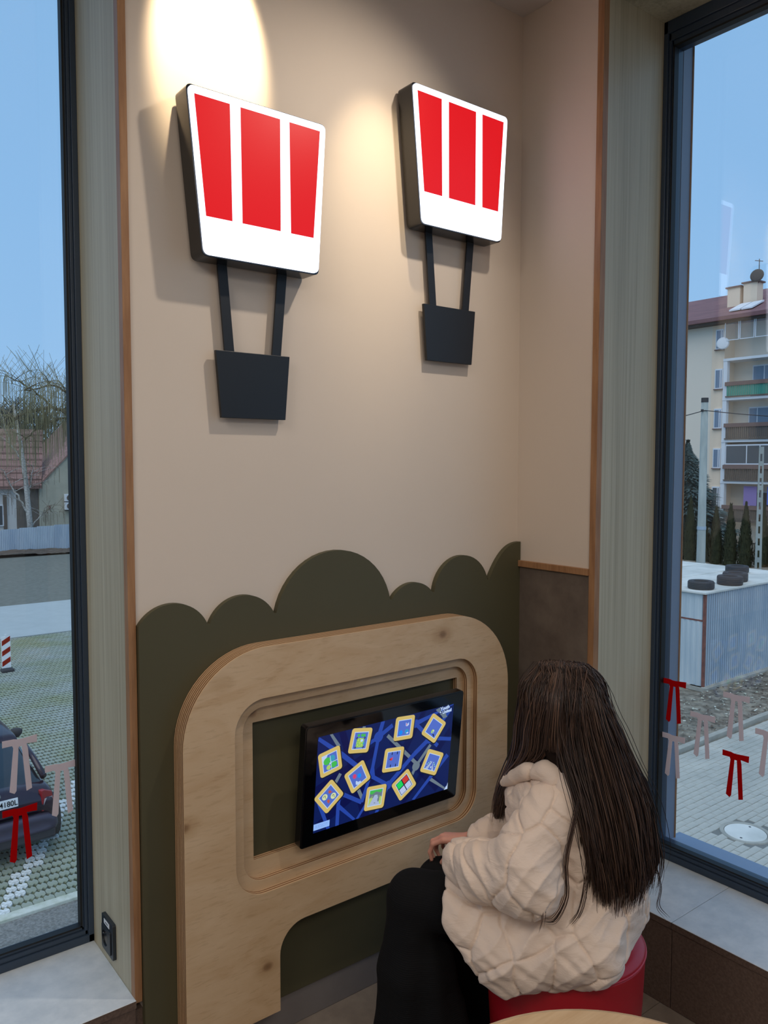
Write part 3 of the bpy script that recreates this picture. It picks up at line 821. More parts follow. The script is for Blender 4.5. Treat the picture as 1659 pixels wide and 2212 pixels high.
for kk, mm in (('a', M['lattice']), ('b', M['painted'])):
    me = bpy.data.meshes.new('paver'); me.from_pydata(lverts, [], lfaces); me.materials.append(mm); me.update(); me_l[kk] = me
import bmesh
for me in me_l.values():
    bm = bmesh.new(); bm.from_mesh(me); bmesh.ops.recalc_face_normals(bm, faces=bm.faces); bm.to_mesh(me); bm.free()
for c in view:
    o = bpy.data.objects.new('paver', me_l['b' if on_line(*c) and rnd.random() < .93 else 'a']); C.objects.link(o); o.parent = pk
    o.location = (c[0], c[1], rnd.uniform(-.004, .003)); o.rotation_euler = (rnd.uniform(-.02, .02), rnd.uniform(-.02, .02), rnd.uniform(-.03, .03))
rest = [c for c in cells if c not in vs_]
V0 = np.array(lverts)
for nm, sel, mm in (('remaining_pavers', [c for c in rest if not on_line(*c)], M['lattice']), ('remaining_painted_pavers', [c for c in rest if on_line(*c)], M['painted'])):
    if not sel: continue
    allv = []; allf = []
    for i, c in enumerate(sel):
        vv = V0+np.array([c[0], c[1], rnd.uniform(-.004, .003)])
        allv += vv.tolist(); allf += [tuple(k+i*2*nl for k in f) for f in lfaces]
    o = mk(nm, allv, allf, mm, pk); stuff(o)
# kerb and gravel next to the building
kb = st(MB().box(-12, 9.0, 8.02, 8.16, GZ-.1, GZ+.03).build('kerb', M['kerb_pale'], bevel=.01))
st(MB().box(-12, 9.0, .6, 8.02, GZ-.1, GZ-.01).build('gravel_strip', plain('dark_gravel', (104, 104, 100), .95, nscale=30, rgb2=(140, 140, 136), bumps=.9, bscale=25, bdist=.03)))
# paved yard to the right
yd = st(empty('yard_paving', (0, 0, GZ)))
mk('joint_sand', [(9.0, -6, -.012), (24, -6, -.012), (24, 6.22, -.012), (9.0, 6.22, -.012)], [(0, 1, 2, 3)], plain('joint_sand', (120, 122, 118), .95), yd)
bl, bw = .24, .12
blocks = []
r_ = 0; yy = 6.16
while yy > 0.5:
    xx = 9.6+(bl*.5 if r_ % 2 else 0)
    while xx < 18.5:
        if (yy > 2.4-(xx-9.6)*.1) : blocks.append((xx, yy))
        xx += bl
    yy -= bw; r_ += 1
def zig(l, w, g=.007, t=.028):
    a, b2 = l/2-g/2, w/2-g/2
    return [(-a+t, -b2), (-a*.35, -b2), (0, -b2+t*.6), (a*.35, -b2), (a-t, -b2), (a, 0-.0), (a-t, b2), (a*.35, b2), (0, b2+t*.6), (-a*.35, b2), (-a+t, b2), (-a+2*t-.0, 0)] if False else [(-a, -b2), (a, -b2), (a, b2), (-a, b2)]
BP = zig(bl, bw)
bverts = [(x, y, 0) for x, y in [(p[0]*.965, p[1]*.93) for p in BP]]+[(x, y, -.006) for x, y in BP]+[(x, y, -.05) for x, y in BP]
bfaces = [(0, 1, 2, 3)]+[(i, (i+1) % 4, (i+1) % 4+4, i+4) for i in range(4)]+[(i+4, (i+1) % 4+4, (i+1) % 4+8, i+8) for i in range(4)]
me_b = bpy.data.meshes.new('paver'); me_b.from_pydata(bverts, [], [tuple(reversed(f)) for f in bfaces]); me_b.materials.append(M['paver']); me_b.update()
bm = bmesh.new(); bm.from_mesh(me_b); bmesh.ops.recalc_face_normals(bm, faces=bm.faces); bm.to_mesh(me_b); bm.free()
MC = (11.19, 3.86)
blocks = [b_ for b_ in blocks if (b_[0]-MC[0])**2+(b_[1]-MC[1])**2 > .39**2]
near = sorted(blocks, key=lambda c: (c[0]-11.2)**2+(c[1]-3.9)**2)
for c in near[:300]:
    o = bpy.data.objects.new('paver', me_b); C.objects.link(o); o.parent = yd
    o.location = (c[0], c[1], rnd.uniform(-.003, .003)); o.rotation_euler = (rnd.uniform(-.015, .015), rnd.uniform(-.015, .015), rnd.uniform(-.012, .012))
V0 = np.array([v.co[:] for v in me_b.vertices]); F0 = [tuple(p.vertices) for p in me_b.polygons]
allv = []; allf = []
for i, c in enumerate(near[300:]):
    allv += (V0+np.array([c[0], c[1], rnd.uniform(-.003, .003)])).tolist(); allf += [tuple(k+i*12 for k in f) for f in F0]
stuff(mk('remaining_pavers', allv, allf, M['paver'], yd))
mh = empty('manhole_cover', (*MC, GZ)); tag(mh, 'round pale concrete manhole cover in the paved yard', 'manhole cover')
MB().lathe([(0, .006), (.285, .006), (.29, .0), (.29, -.03)], 48).build('lid', M['roof_pale'], mh)
MB().lathe([(.297, -.03), (.297, .004), (.305, .008), (.352, .008), (.36, -.03)], 48).build('ring', M['kerb'], mh)
for s in (-1, 1):
    MB().lathe([(0, .008), (.018, .008), (.018, -.0)], 12, c=(.22*s, .05*s)).build('lifting_hole', M['gloss_black'], mh)
kr = st(empty('yard_kerb', (0, 0, GZ)))
for i in range(14):
    MB().box(9.2+i*1.0, 10.19+i*1.0, 6.23+i*.012, 6.35+i*.012, -.08, .07).build('kerb_stone', M['kerb'], kr, bevel=.008)
# rough ground between the yard and the garage: bumpy grid
def bumpy(name, x0, x1, y0, y1, n, m_, amp, z, mat, parent=None, seed=1):
    rs = np.random.RandomState(seed)
    xs = np.linspace(x0, x1, n); ys = np.linspace(y0, y1, m_)
    Z = rs.rand(m_, n)*amp
    for k in (2, 4, 8):
        g = rs.rand(m_//k+2, n//k+2)*amp*k*.4
        yi = np.arange(m_)/k; xi = np.arange(n)/k
        a = yi.astype(int); b2 = xi.astype(int); fy = (yi-a)[:, None]; fx = (xi-b2)[None]
        Z += g[a][:, b2]*(1-fy)*(1-fx)+g[a+1][:, b2]*fy*(1-fx)+g[a][:, b2+1]*(1-fy)*fx+g[a+1][:, b2+1]*fy*fx
    vv = [(xs[i], ys[j], z+Z[j, i]) for j in range(m_) for i in range(n)]
    ff = [(j*n+i, j*n+i+1, (j+1)*n+i+1, (j+1)*n+i) for j in range(m_-1) for i in range(n-1)]
    return mk(name, vv, ff, mat, parent)
bumpy('soil_patch', 9.5, 24, 6.45, 8.2, 150, 22, .02, GZ-.06, M['soil'], gd, 3)
bumpy('leaf_mound', 4, 20, 46.8, 49.0, 90, 14, .06, GZ-.02, M['leaves'], gd, 4)
bumpy('soil_bank', 30, 41, 8, 30, 60, 90, .05, GZ-.05, M['soil'], gd, 5)
def treeline(name, pts, h, lab, seed):
    rs = np.random.RandomState(seed); mb = MB()
    (xa, ya), (xb, yb) = pts; n = 160; dx, dy = (xb-xa)/n, (yb-ya)/n; ln = math.hypot(dx, dy); nx_, ny_ = -dy/ln*4, dx/ln*4
    hh = [h*(.75+.25*math.sin(i*.21+seed)+.18*rs.rand()) for i in range(n+1)]
    vs = []; fs = []
    for i in range(n+1):
        x, y = xa+dx*i, ya+dy*i
        vs += [(x, y, GZ-.2), (x, y, GZ+hh[i]*.8), (x+nx_*.5, y+ny_*.5, GZ+hh[i]), (x+nx_, y+ny_, GZ-.2)]
        if i: fs += [(4*i-4+k, 4*i+k, 4*i+(k+1) % 4, 4*i-4+(k+1) % 4) for k in range(4)]
    mb.add(vs, fs); tag(mb.build(name, M['far_twig']), lab, 'treeline', kind='stuff')
treeline('distant_treeline', ((-60, 130), (110, 130)), 6, 'low hazy treeline on the horizon beyond the old house', 2)
treeline('distant_treeline', ((118, 120), (118, -30)), 6, 'low hazy treeline on the horizon beyond the flats', 3)
db = MB()
for i in range(900):
    x = rnd.uniform(11.0, 20); y = rnd.uniform(6.45, 8.1); s = rnd.uniform(.01, .03); a = rnd.uniform(0, 6.28); l = s*rnd.uniform(1, 2.6)
    ca, sa = math.cos(a), math.sin(a); z = GZ+.03
    pts = [(-l, -s*.5), (l, -s*.5), (l, s*.5), (-l, s*.5)]
    db.add([(x+p*ca-q*sa, y+p*sa+q*ca, z+rnd.uniform(0, .03)) for p, q in pts], [(0, 1, 2, 3)], i % 3)
tag(mk('litter', db.v, db.f, [M['kerb_pale'], M['slat_brown'], M['leaves']], fm=db.m), 'pale scraps and dead leaves scattered on the soil by the metal garage', 'litter', kind='stuff')

# ------------------------------------------------------------------ metal garage with tyres on the roof
gx, gy, gx1, gy1, gh = 17.62, 8.32, 22.6, 15.0, 2.33
ga = empty('metal_garage', (gx, gy, GZ)); tag(ga, 'galvanised corrugated metal garage with a pale flat roof', 'garage')
def corr(name, length, z0, z1, axis, off, mat, period=.115, depth=.022, prof='trap', a0=0):
    pts = []
    n = int(length/period)
    for i in range(n):
        b2 = a0+i*period
        pts += [(b2, 0), (b2+period*.35, 0), (b2+period*.5, depth), (b2+period*.85, depth)]
    pts.append((a0+length, 0))
    vv = []; ff = []
    for i, (p, d_) in enumerate(pts):
        for z in (z0, z1):
            vv.append((p, off-d_, z) if axis == 'x' else (off-d_, p, z))
        if i: ff.append((2*i-2, 2*i, 2*i+1, 2*i-1))
    o = mk(name, vv, ff, mat, ga)
    sd = o.modifiers.new('thickness', 'SOLIDIFY'); sd.thickness = .003
    return o
for k in range(5):
    corr('side_sheet', .985, .06, gh-.04, 'x', 0, M['zinc'], period=.0985, a0=.04+k*.985)
for k in range(3):
    corr('front_sheet', 1.1, .06, gh-.70, 'y', 0, M['zinc_pale'], period=.14, a0=.06+k*1.1, depth=.015)
    corr('lintel_sheet', 1.1, gh-.66, gh-.03, 'y', -.01, M['zinc_pale'], period=.22, a0=.06+k*1.1, depth=.01)
MB().box(-.02, .0, .05, 3.4, gh-.70, gh-.66).build('door_rail', M['rust'], ga)
MB().box(-.03, .03, -.03, .03, .02, gh-.03).build('corner_post', M['rust'], ga)
MB().box(.0, gx1-gx, .0, .02, .06, gh-.05).box(.0, .02, .0, gy1-gy, .06, gh-.05).box(gx1-gx-.02, gx1-gx, 0, gy1-gy, .06, gh-.05).build('inner_wall', M['zinc'], ga)
MB().box(-.10, gx1-gx+.1, -.07, gy1-gy+.1, gh-.03, gh+.02).build('roof_deck', M['roof_pale'], ga, bevel=.008)
for k in range(1, 5):
    MB().box(-.1, gx1-gx+.1, k*1.25+.45-.012, k*1.25+.45+.012, gh+.02, gh+.030).build('roof_seam', M['roof_pale'], ga)
MB().box(-.12, gx1-gx+.2, -.16, 0.3, -.04, .06).box(-.10, .3, 0, gy1-gy, -.04, .06).build('plinth', M['kerb'], ga)
def tyre(x, y, lab, r0=.31, w=.19, rz=0):
    o = empty('tyre', (gx+x, gy+y, GZ+gh+.022), rz); tag(o, lab, 'tyre', 'old tyres weighing down the garage roof')
    MB().lathe([(r0*.56, .01), (r0*.62, .0), (r0*.93, .0), (r0, .03), (r0, w-.03), (r0*.93, w), (r0*.62, w), (r0*.56, w-.01), (r0*.60, w*.5), (r0*.56, .01)], 32).build('carcass', M['tyre'], o, smooth=True)
    gr = MB()
    for z in (.055, .095, .135):
        gr.lathe([(r0+.001, z), (r0+.003, z+.004), (r0+.001, z+.012)], 32)
    gr.build('tread', M['gloss_black'], o)
tyre(.42, .36, 'old tyre on the garage roof nearest the rusty corner')
tyre(1.62, .28, 'old tyre on the garage roof at the edge, second from the rusty corner', w=.22)
tyre(2.32, .52, 'old tyre half hidden behind another on the garage roof', w=.22)
tyre(3.95, 1.35, 'old tyre farthest back on the garage roof at the photo edge')

# ------------------------------------------------------------------ hedge, spruce, poles, wire
def conifer(name, loc, h, r, mat, label, cat, group=None, n=1500, leaf=.12, droop=.0, seed=0, tip=.5):
    rs = random.Random(seed)
    o = empty(name, loc); tag(o, label, cat, group)
    MB().tube([(0, 0, 0), (0, 0, h*.8)], [.06, .02], 6).build('trunk', M['bark'], o)
    mb = MB()
    # inner core
    cf_ = .78 if droop == 0 else .42
    prof = [(.02, .02)]+[(max(.01, r*cf_*(1-(t)**1.7)), .05+t*(h-.1)) for t in (.0, .2, .4, .6, .8, .93)]+[(0.0, h-.06)]
    mb.lathe(prof, 10)
    for i in range(n):
        t = rs.random()**.9
        rr = r*(1-t**1.6)*rs.uniform(.8, 1.06) if droop == 0 else r*(1-t)*rs.uniform(.55, 1.08)*(1+.12*math.sin(t*40))
        a = rs.uniform(0, 2*PI); z = .05+t*h*.97
        x, y = rr*math.cos(a), rr*math.sin(a)
        s = leaf*rs.uniform(.6, 1.3)*(1 if droop == 0 else 1-.7*t)
        dx, dy = math.cos(a), math.sin(a)
        if droop == 0:
            p = [(x-dy*s*.25, y+dx*s*.25, z), (x+dy*s*.25, y-dx*s*.25, z), (x+dx*s*.25, y+dy*s*.25, z+s)]
        else:
            p = [(x-dx*s-dy*s*.35, y-dy*s+dx*s*.35, z+.05), (x-dx*s+dy*s*.35, y-dy*s-dx*s*.35, z), (x+dx*s*.6, y+dy*s*.6, z-s*droop+rs.uniform(-.05, .05))]
        mb.add(p, [(0, 1, 2)])
    mb.build('foliage', mat, o)
    return o
for i, (y, zt) in enumerate(((23.6, -1.0), (22.96, -.79), (22.28, -.25), (21.5, -.7), (20.78, -.80), (19.97, -.6), (19.15, -.5), (18.25, -.35), (17.4, -.4))):
    labs = ['dark green thuja at the window frame end of the hedge', 'second thuja from the window frame in the hedge', 'thuja just left of the thick concrete pole', 'thuja hidden behind the thick concrete pole',
            'low thuja just right of the thick concrete pole', 'thuja under the balcony corner, middle of the hedge', 'thuja left of the slotted pole', 'thuja behind the slotted pole', 'thuja right of the slotted pole at the photo edge']
    conifer('thuja', (40, y, GZ), zt-GZ, .40, M['thuja'], labs[i], 'thuja', 'thuja hedge in front of the flats', n=900, leaf=.22, seed=i)
conifer('blue_spruce', (45, 25.6, GZ), 7.0, 3.3, M['spruce'], 'blue grey spruce in front of the beige flats', 'spruce tree', n=8000, leaf=.40, droop=.35, seed=33)
p1 = empty('concrete_pole', (27.0, 13.97, GZ)); tag(p1, 'thick round concrete utility pole carrying the wires', 'utility pole')
MB().lathe([(.17, 0), (.115, 7.72), (0, 7.74)], 16).build('shaft', M['pole'], p1, smooth=True)
MB().lathe([(.125, 7.62), (.125, 7.78), (0, 7.78)], 16).build('cap', M['tyre'], p1)
MB().lathe([(.158, 3.0), (.160, 3.12), (.15, 3.12)], 16).build('band', M['zinc'], p1)
MB().box(-.2, -.08, -.03, .03, 7.30, 7.36).build('insulator', M['tyre'], p1)
p2 = empty('slotted_pole', (30.0, 13.36, GZ)); tag(p2, 'slender concrete pole with a ladder of slots at the photo edge', 'utility pole')
holes = []
q = MB()
zz = .9
while zz < 5.9:
    holes.append([(-.035, zz), (.035, zz), (.035, zz+.28), (-.035, zz+.28)]); zz += .46
q.prism([(-.13, 0), (.13, 0), (.085, 6.05), (-.085, 6.05)], -.09, .09, 'x', holes=holes)
o = q.build('shaft', M['pole'], p2); o.rotation_euler = (0, 0, R(28))
def wire(pts, nm, lab):
    P = [Vector(p) for p in pts]; out = []
    for i in range(len(P)-1):
        for k in range(9):
            t = k/8; p = P[i].lerp(P[i+1], t); p.z -= 4*t*(1-t)*.25; out.append(p)
    tag(MB().tube(out, .016, 5).build(nm, M['tyre']), lab, 'wire')
wire([(24.5, 17.5, 3.2), (26.9, 13.9, 3.52), (31, 7.0, 3.3)], 'overhead_wire', 'dark overhead wire running past the top of the thick pole')

# ------------------------------------------------------------------ block of flats
BX = 52.0
bf = empty('apartment_block', (BX, 27, GZ)); tag(bf, 'beige block of flats with balconies and a brown roof beyond the hedge', 'apartment building')
def bb(nm, y0, y1, z0, z1, x0, x1, mat, par=None, **k):
    par = par or bf
    if par is bf:
        return MB().box(x0-BX, x1-BX, y0-27, y1-27, z0-GZ, z1-GZ).build(nm, mat, par, **k)
    return MB().box(x0-BX, x1-BX, y0-27, y1-27, z0-GZ, z1-GZ).build(nm, mat, par, **k)
bb('wall', 28.2, 46, GZ, 11.35, BX, BX+10, M['beige'])
bb('wall', 27.28, 28.2, GZ, 11.35, BX-.03, BX+10, M['peach'])
bb('wall', 12, 27.28, GZ, 11.35, BX+1.25, BX+10, M['beige'])
MB().prism([(-1.0, 15.0), (-1.0, 15.25), (6, 18.1), (13, 15.25), (13, 15.0)], -15, 20, 'y').build('roof', M['roof_brown'], bf)
bb('eaves', 12, 47, 11.05, 11.25, BX-.75, BX+.1, M['dark_soffit'])
def win(y0, y1, z0, z1, x=BX, pane='pane', mull=None):
    f = bb('window', y0, y1, z0, z1, x-.06, x+.02, M['pvc'])
    if mull is None: mull = (y0+(y1-y0)*.28,)
    edges = [y0+.07]+[v for v in mull]+[y1-.07]
    for i in range(len(edges)-1):
        MB().box(x-.075-BX, x-.055-BX, edges[i]-27+(.04 if i else 0), edges[i+1]-27-(.04 if i < len(edges)-2 else 0), z0-GZ+.09, z1-GZ-.09).build('pane', M[pane], f)
    MB().box(x-.16-BX, x+.0-BX, y0-27-.05, y1-27+.05, z0-GZ-.06, z0-GZ).build('ledge', M['rail_brown'], f)
for z in (9.42, 6.72, 4.02, 1.30, -1.35):
    win(30.24, 31.5, z, z+1.37, pane='pane' if z > 2 else 'pane_dark')
for z in (9.40, 6.72, 4.02, 1.30, -1.33):
    win(27.36, 27.92, z, z+1.36, BX-.03, 'pane' if z > 0 else 'pane_dark')
bb('white_pier', 27.02, 27.30, GZ, 8.72, BX-.12, BX+.2, M['white_trim'])
for z in (8.55, 5.90, 3.06, .26):
    bb('balcony_slab', 20, 27.3, z, z+.17, BX-.15, BX+1.3, M['white_trim'])
for i, (zt, zb) in enumerate(((7.12, 6.12), (4.33, 3.27), (1.52, .47), (-1.2, -2.3))):
    f = bb('balcony_rail', 20, 27.08, zt-.26, zt, BX-.28, BX-.12, M['rail_brown'])
    y = 20.0; k = 0
    sl_ = MB()
    while y < 27.0:
        sl_.box(-.2, -.17, y-27, y-27+.11, zb-GZ, zt-.24-GZ, 0)
        y += .14
    o = sl_.build('balcony_slats', M['green_slat'] if i == 0 else M['slat_brown'], bf); stuff(o)
    bb('rail_footing', 20, 27.06, zb-.02, zb+.06, BX-.24, BX-.14, M['slat_brown'])
for i, z in enumerate((6.1, 3.25, .45, -2.4)):
    if i == 1:
        win(24.2, 26.1, z+.1, z+2.2, BX+1.2, 'pane', (25.5,))
    elif i == 2:
        win(20.5, 27.0, z+1.1, z+2.45, BX-.05, 'pane_dark', (22.6, 23.4, 24.6, 25.5))
    else:
        win(22.5, 25.9, z+.1, z+2.15, BX+1.2, 'pane' if i == 0 else 'pane_dark', (25.1,))
c_ = bb('laundry', 24.9, 25.8, -1.2, .1, BX+.2, BX+.24, M['brick'])
c_ = bb('laundry', 23.3, 24.2, -1.1, .1, BX+.2, BX+.24, plain('blue_cloth', (90, 120, 210), .8))
# glazed top terrace
for y0, y1 in ((26.05, 27.05), (25.0, 26.0), (23.9, 24.95)):
    f = MB().prism([(y0-27, 9.85-GZ), (y1-27, 9.85-GZ), (y1-27, 11.28-GZ), (y0-27, 11.28-GZ)], -.52, -.47, 'x', holes=[[(y0+.05-27, 9.9-GZ), (y1-.05-27, 9.9-GZ), (y1-.05-27, 11.22-GZ), (y0+.05-27, 11.22-GZ)]]).build('terrace_panel', M['pvc'], bf)
    MB().box(-.51, -.49, y0+.05-27, y1-.05-27, 9.9-GZ, 11.22-GZ).build('pane', M['glass'], f)
for y0 in (25.3, 26.15):
    f = MB().prism([(-.30, 15.62), (-.30, 15.72), (1.25, 16.35), (1.25, 16.25)], y0-27, y0-27+.75, 'y').build('skylight', M['pvc'], bf)
for y0, y1, z1 in ((27.15, 28.05, 13.75), (25.95, 26.9, 13.9)):
    c_ = bb('chimney', y0, y1, 12.0, z1, BX+1.5, BX+2.3, M['peach'])
    bb('chimney_cap', y0-.12, y1+.12, z1, z1+.1, BX+1.4, BX+2.4, M['rail_brown'])
ds = MB().lathe([(0, .06), (.2, .05), (.36, .02), (.45, -.05), (.44, -.07), (.2, .03), (0, .04)], 20).build('satellite_dish', M['slat_brown'], bf)
ds.location = (1.4, -1.05, 14.3-GZ); ds.rotation_euler = (0, R(-80), R(10))
MB().tube([(1.6, -1.1, 13.8-GZ), (1.6, -1.1, 15.4-GZ)], .03, 6).tube([(1.6, -1.35, 15.2-GZ), (1.6, -.8, 15.35-GZ)], .025, 6).build('antenna', M['slat_brown'], bf)
ds = MB().lathe([(0, .06), (.2, .05), (.36, .02), (.42, -.05), (.40, -.07), (.2, .03), (0, .04)], 20).build('satellite_dish', M['white_trim'], bf)
ds.location = (-.55, .15, 9.72-GZ); ds.rotation_euler = (0, R(-85), R(15))

# ------------------------------------------------------------------ left view: fence, house, trees, marker board
fe = empty('sheet_fence', (0, 49.2, GZ)); tag(fe, 'grey blue corrugated sheet fence beyond the far parking area', 'fence')
for k in range(15):
    pts = []
    x0 = 4+k*1.0
    zt = 1.40+(x0-10)*.05
    for i in range(10):
        pts += [(x0+i*.1, 0), (x0+i*.1+.03, 0), (x0+i*.1+.05, -.03), (x0+i*.1+.08, -.03)]
    pts.append((x0+.99, 0))
    vv = []; ff = []
    for i, (a, d_) in enumerate(pts):
        vv += [(a, d_, 0), (a, d_, zt)]
        if i: ff.append((2*i-2, 2*i, 2*i+1, 2*i-1))
    o = mk('fence_sheet', vv, ff, M['fence_l'], fe)
    sd = o.modifiers.new('thickness', 'SOLIDIFY'); sd.thickness = .004
    MB().box(x0-.03, x0+.03, .03, .09, 0, zt-.05).build('fence_post', M['zinc'], fe)
hs = empty('old_house', (14.4, 54, GZ)); tag(hs, 'old house with a grey gable wall and a red tiled wing behind the fence', 'house')
MB().prism([(0, 0), (9.0, 0), (9.0, 4.0), (4.5, 8.6), (0, 3.9)], 0, 9, 'y').build('gable_wall', M['plaster_grey'], hs)
MB().prism([(-.25, 3.62), (-.25, 3.74), (4.5, 8.76), (9.3, 3.74), (9.3, 3.62), (4.5, 8.62)], -.12, 9.2, 'y').build('gable_roof', M['tiles_red'], hs)
MB().box(-1.4, 0, .1, 8, 0, 3.75).build('dark_wall', M['plaster_dark'], hs)
MB().box(-8, -1.4, .1, 8, 0, 3.75).build('white_wall', M['white_wall'], hs)
rf = MB()
rf.add([(-8.3, -.3, 3.7), (.1, -.3, 3.7), (1.4, 4, 7.6), (-8.3, 4, 7.6), (-8.3, -.3, 3.85), (.1, -.3, 3.85), (1.4, 4, 7.75), (-8.3, 4, 7.75)], [(0, 1, 2, 3), (4, 5, 6, 7), (0, 1, 5, 4), (1, 2, 6, 5), (2, 3, 7, 6), (3, 0, 4, 7)])
rf.build('tiled_roof', M['tiles_red'], hs)
for k in range(9):
    t = k/9
    MB().box(-8.3, .1+1.3*t, -.34+4.3*t, -.30+4.3*t+.1, 3.84+3.9*t, 3.92+3.9*t).build('tile_course', M['tiles_red'], hs)
MB().box(-2.2, -2.0, .0, .12, .8, 3.3).build('downpipe', M['slat_brown'], hs)
for x0 in (-4.6, -3.0):
    f = MB().box(x0, x0+.8, .0, .12, 1.3, 2.7).build('window', M['pvc'], hs); MB().box(x0+.08, x0+.72, -.02, .02, 1.38, 2.62).build('pane', M['pane_dark'], f)
MB().box(.1+.5, .7, -.1, .0, 2.35, 2.5).build('wall_box', M['rust'], hs)
for z, lab in ((-1.0, 'upper white air conditioning unit on the grey gable wall'), (-1.56, 'lower white air conditioning unit on the grey gable wall')):
    a = empty('air_conditioner', (16.35, 53.72, z)); tag(a, lab, 'air conditioner', 'air conditioning units on the gable wall')
    MB().box(-.40, .40, -.15, .15, 0, .5).build('casing', M['white_trim'], a, bevel=.02)
    MB().lathe([(0, 0), (.20, 0), (.20, .03), (0, .03)], 24).build('fan_grille', M['slat_brown'], a).matrix_local = Matrix.Translation((-.1, -.18, .25)) @ Matrix.Rotation(-PI/2, 4, 'X')
    MB().box(-.35, .35, -.05, .28, -.06, 0).build('bracket', M['tyre'], a)
def branchy(name, base, label, trunk, limbs, twigs, rtw, ltw, mat, tmat, seed, droop=True, kind_cat='tree'):
    rs = random.Random(seed)
    o = empty(name, base); tag(o, label, kind_cat)
    MB().tube(trunk[0], trunk[1], 8).build('trunk', mat, o, smooth=True)
    lb = MB(); ends = []
    for P, r0 in limbs:
        P = [Vector(p) for p in P]
        # resample
        out = []
        for i in range(len(P)-1):
            for k in range(6):
                out.append(P[i].lerp(P[i+1], k/6)+Vector((rs.uniform(-.06, .06), rs.uniform(-.06, .06), rs.uniform(-.05, .05))))
        out.append(P[-1])
        lb.tube(out, [r0*(1-.8*i/len(out)) for i in range(len(out))], 6)
        ends += out[4:]
        for k in range(7):      # side branches
            p = out[rs.randrange(3, len(out))]
            a = rs.uniform(0, 2*PI); l = rs.uniform(.6, 1.9)
            q = [p+Vector((math.cos(a)*l*t, math.sin(a)*l*t, l*(.7*t-.35*t*t))) for t in (0, .35, .7, 1)]
            lb.tube(q, [r0*.3, r0*.22, r0*.15, r0*.08], 5); ends += q[1:]
    stuff(lb.build('limbs', mat, o, smooth=True))
    tw = MB()
    for i in range(twigs):
        p = rs.choice(ends); a = rs.uniform(0, 2*PI)
        if droop and rs.random() < .72:
            l = ltw*rs.uniform(.4, 1.2); s = rs.uniform(.1, .6)
            q = [p+Vector((math.cos(a)*s*min(1, t*2), math.sin(a)*s*min(1, t*2), .12*math.sin(t*3)-l*t*t)) for t in (0, .25, .5, .75, 1)]
        else:
            l = ltw*rs.uniform(.3, .8)
            q = [p+Vector((math.cos(a)*l*t*.7, math.sin(a)*l*t*.7, l*t*.8)) for t in (0, .33, .66, 1)]
        tw.tube(q, rtw, 3, cap=False)
    stuff(tw.build('twigs', tmat, o))
    return o
branchy('willow_tree', (15.6, 44, GZ), 'bare weeping willow with drooping twigs over the fence', ([(0, 0, 0), (.2, 0, 3), (-.1, 0, 6.0), (-.9, 0, 7.6)], [.34, .30, .26, .2]),
        [([(-.6, 0, 7.2), (-1.9, .0, 8.1), (-3.0, .2, 8.45), (-4.4, .3, 8.1), (-5.2, .3, 7.4)], .15), ([(-.8, 0, 7.5), (-1.8, -.4, 8.9), (-2.9, -.6, 9.6), (-4.6, -.8, 9.2)], .11), ([(-.4, 0, 7), (0, -.3, 8.8), (-.8, -.6, 10.0)], .12),
         ([(-1.6, 0, 8.0), (-1.9, .2, 8.9), (-2.6, .4, 10.2)], .08), ([(-2.9, .2, 8.45), (-3.6, .5, 9.2), (-4.9, .6, 10.0)], .07), ([(-.2, 0, 6.5), (.9, .2, 8.5), (1.8, .2, 9.6)], .12), ([(-1.0, 0, 7.6), (-2.2, .5, 7.9), (-3.4, .9, 7.5), (-4.2, 1.0, 6.6)], .10)],
        1500, .0085, 2.2, M['bark'], M['twig'], 11)
branchy('birch_tree', (13.2, 51.2, GZ), 'white trunked birch leaning left in front of the red roof', ([(0, 0, 0), (-.15, 0, 2.2), (-.3, 0, 4.4), (-.5, 0, 6.4), (-.9, 0, 9.0)], [.20, .17, .14, .11, .06]),
        [([(-.15, 0, 2.2), (-.9, .1, 3.6), (-1.5, .1, 4.9)], .08), ([(-.22, 0, 3.2), (.1, .1, 4.4), (.2, .1, 5.4)], .055), ([(-.4, 0, 5.4), (-1.1, .1, 6.6), (-1.6, .1, 8.4)], .06), ([(.0, 0, 1.4), (.6, .1, 2.1), (1.1, .1, 2.3)], .04)],
        260, .008, 1.0, M['birch_bark'], M['bark'], 12, droop=True)
for i, (x, y, lab) in enumerate(((13.5, 66, 'hazy bare tree behind the red roof under the willow arch'), (17.5, 70, 'hazy bare tree farthest right behind the gable house'), (11.8, 84, 'hazy bare tree at the left photo edge behind the birch'))):
    branchy('bare_tree', (x, y, GZ), lab, ([(0, 0, 0), (.1, 0, 4), (0, 0, 7)], [.3, .24, .16]),
            [([(0, 0, 4+k*.3), (math.cos(k*2.4)*1.6, .3, 6.5+k*.3), (math.cos(k*2.4)*2.6, .3, 8.5+.4*(k % 3))], .1) for k in range(7)], 900, .03, 2.0, M['far_twig'], M['far_twig'], 20+i, droop=False)
hd = bumpy('background_bushes', 4, 22, 63.5, 64.5, 60, 6, .5, GZ, M['far_twig'], None, 9)
vv = hd.data
tag(hd, 'dark tangled undergrowth behind the old house', 'undergrowth', kind='stuff')
mb_ = empty('marker_board', (4.79, 20.2, GZ)); tag(mb_, 'red and white striped traffic marker board on a dark foot', 'marker board')
MB().box(-.11, .11, -.012, .012, .10, .92).build('board', M['plate'], mb_, bevel=.006)
for k in range(3):
    z = .14+k*.27
    MB().prism([(-.10, z), (.10, z+.12), (.10, z+.25), (-.10, z+.13)], -.0145, -.012, 'y').build('red_stripe', M['red_bow'], mb_)
MB().box(-.02, .02, -.02, .02, .9, .98).build('peg', M['plate'], mb_)
MB().box(-.13, .17, -.12, .12, -.01, .07).build('foot', M['tyre'], mb_, bevel=.02)

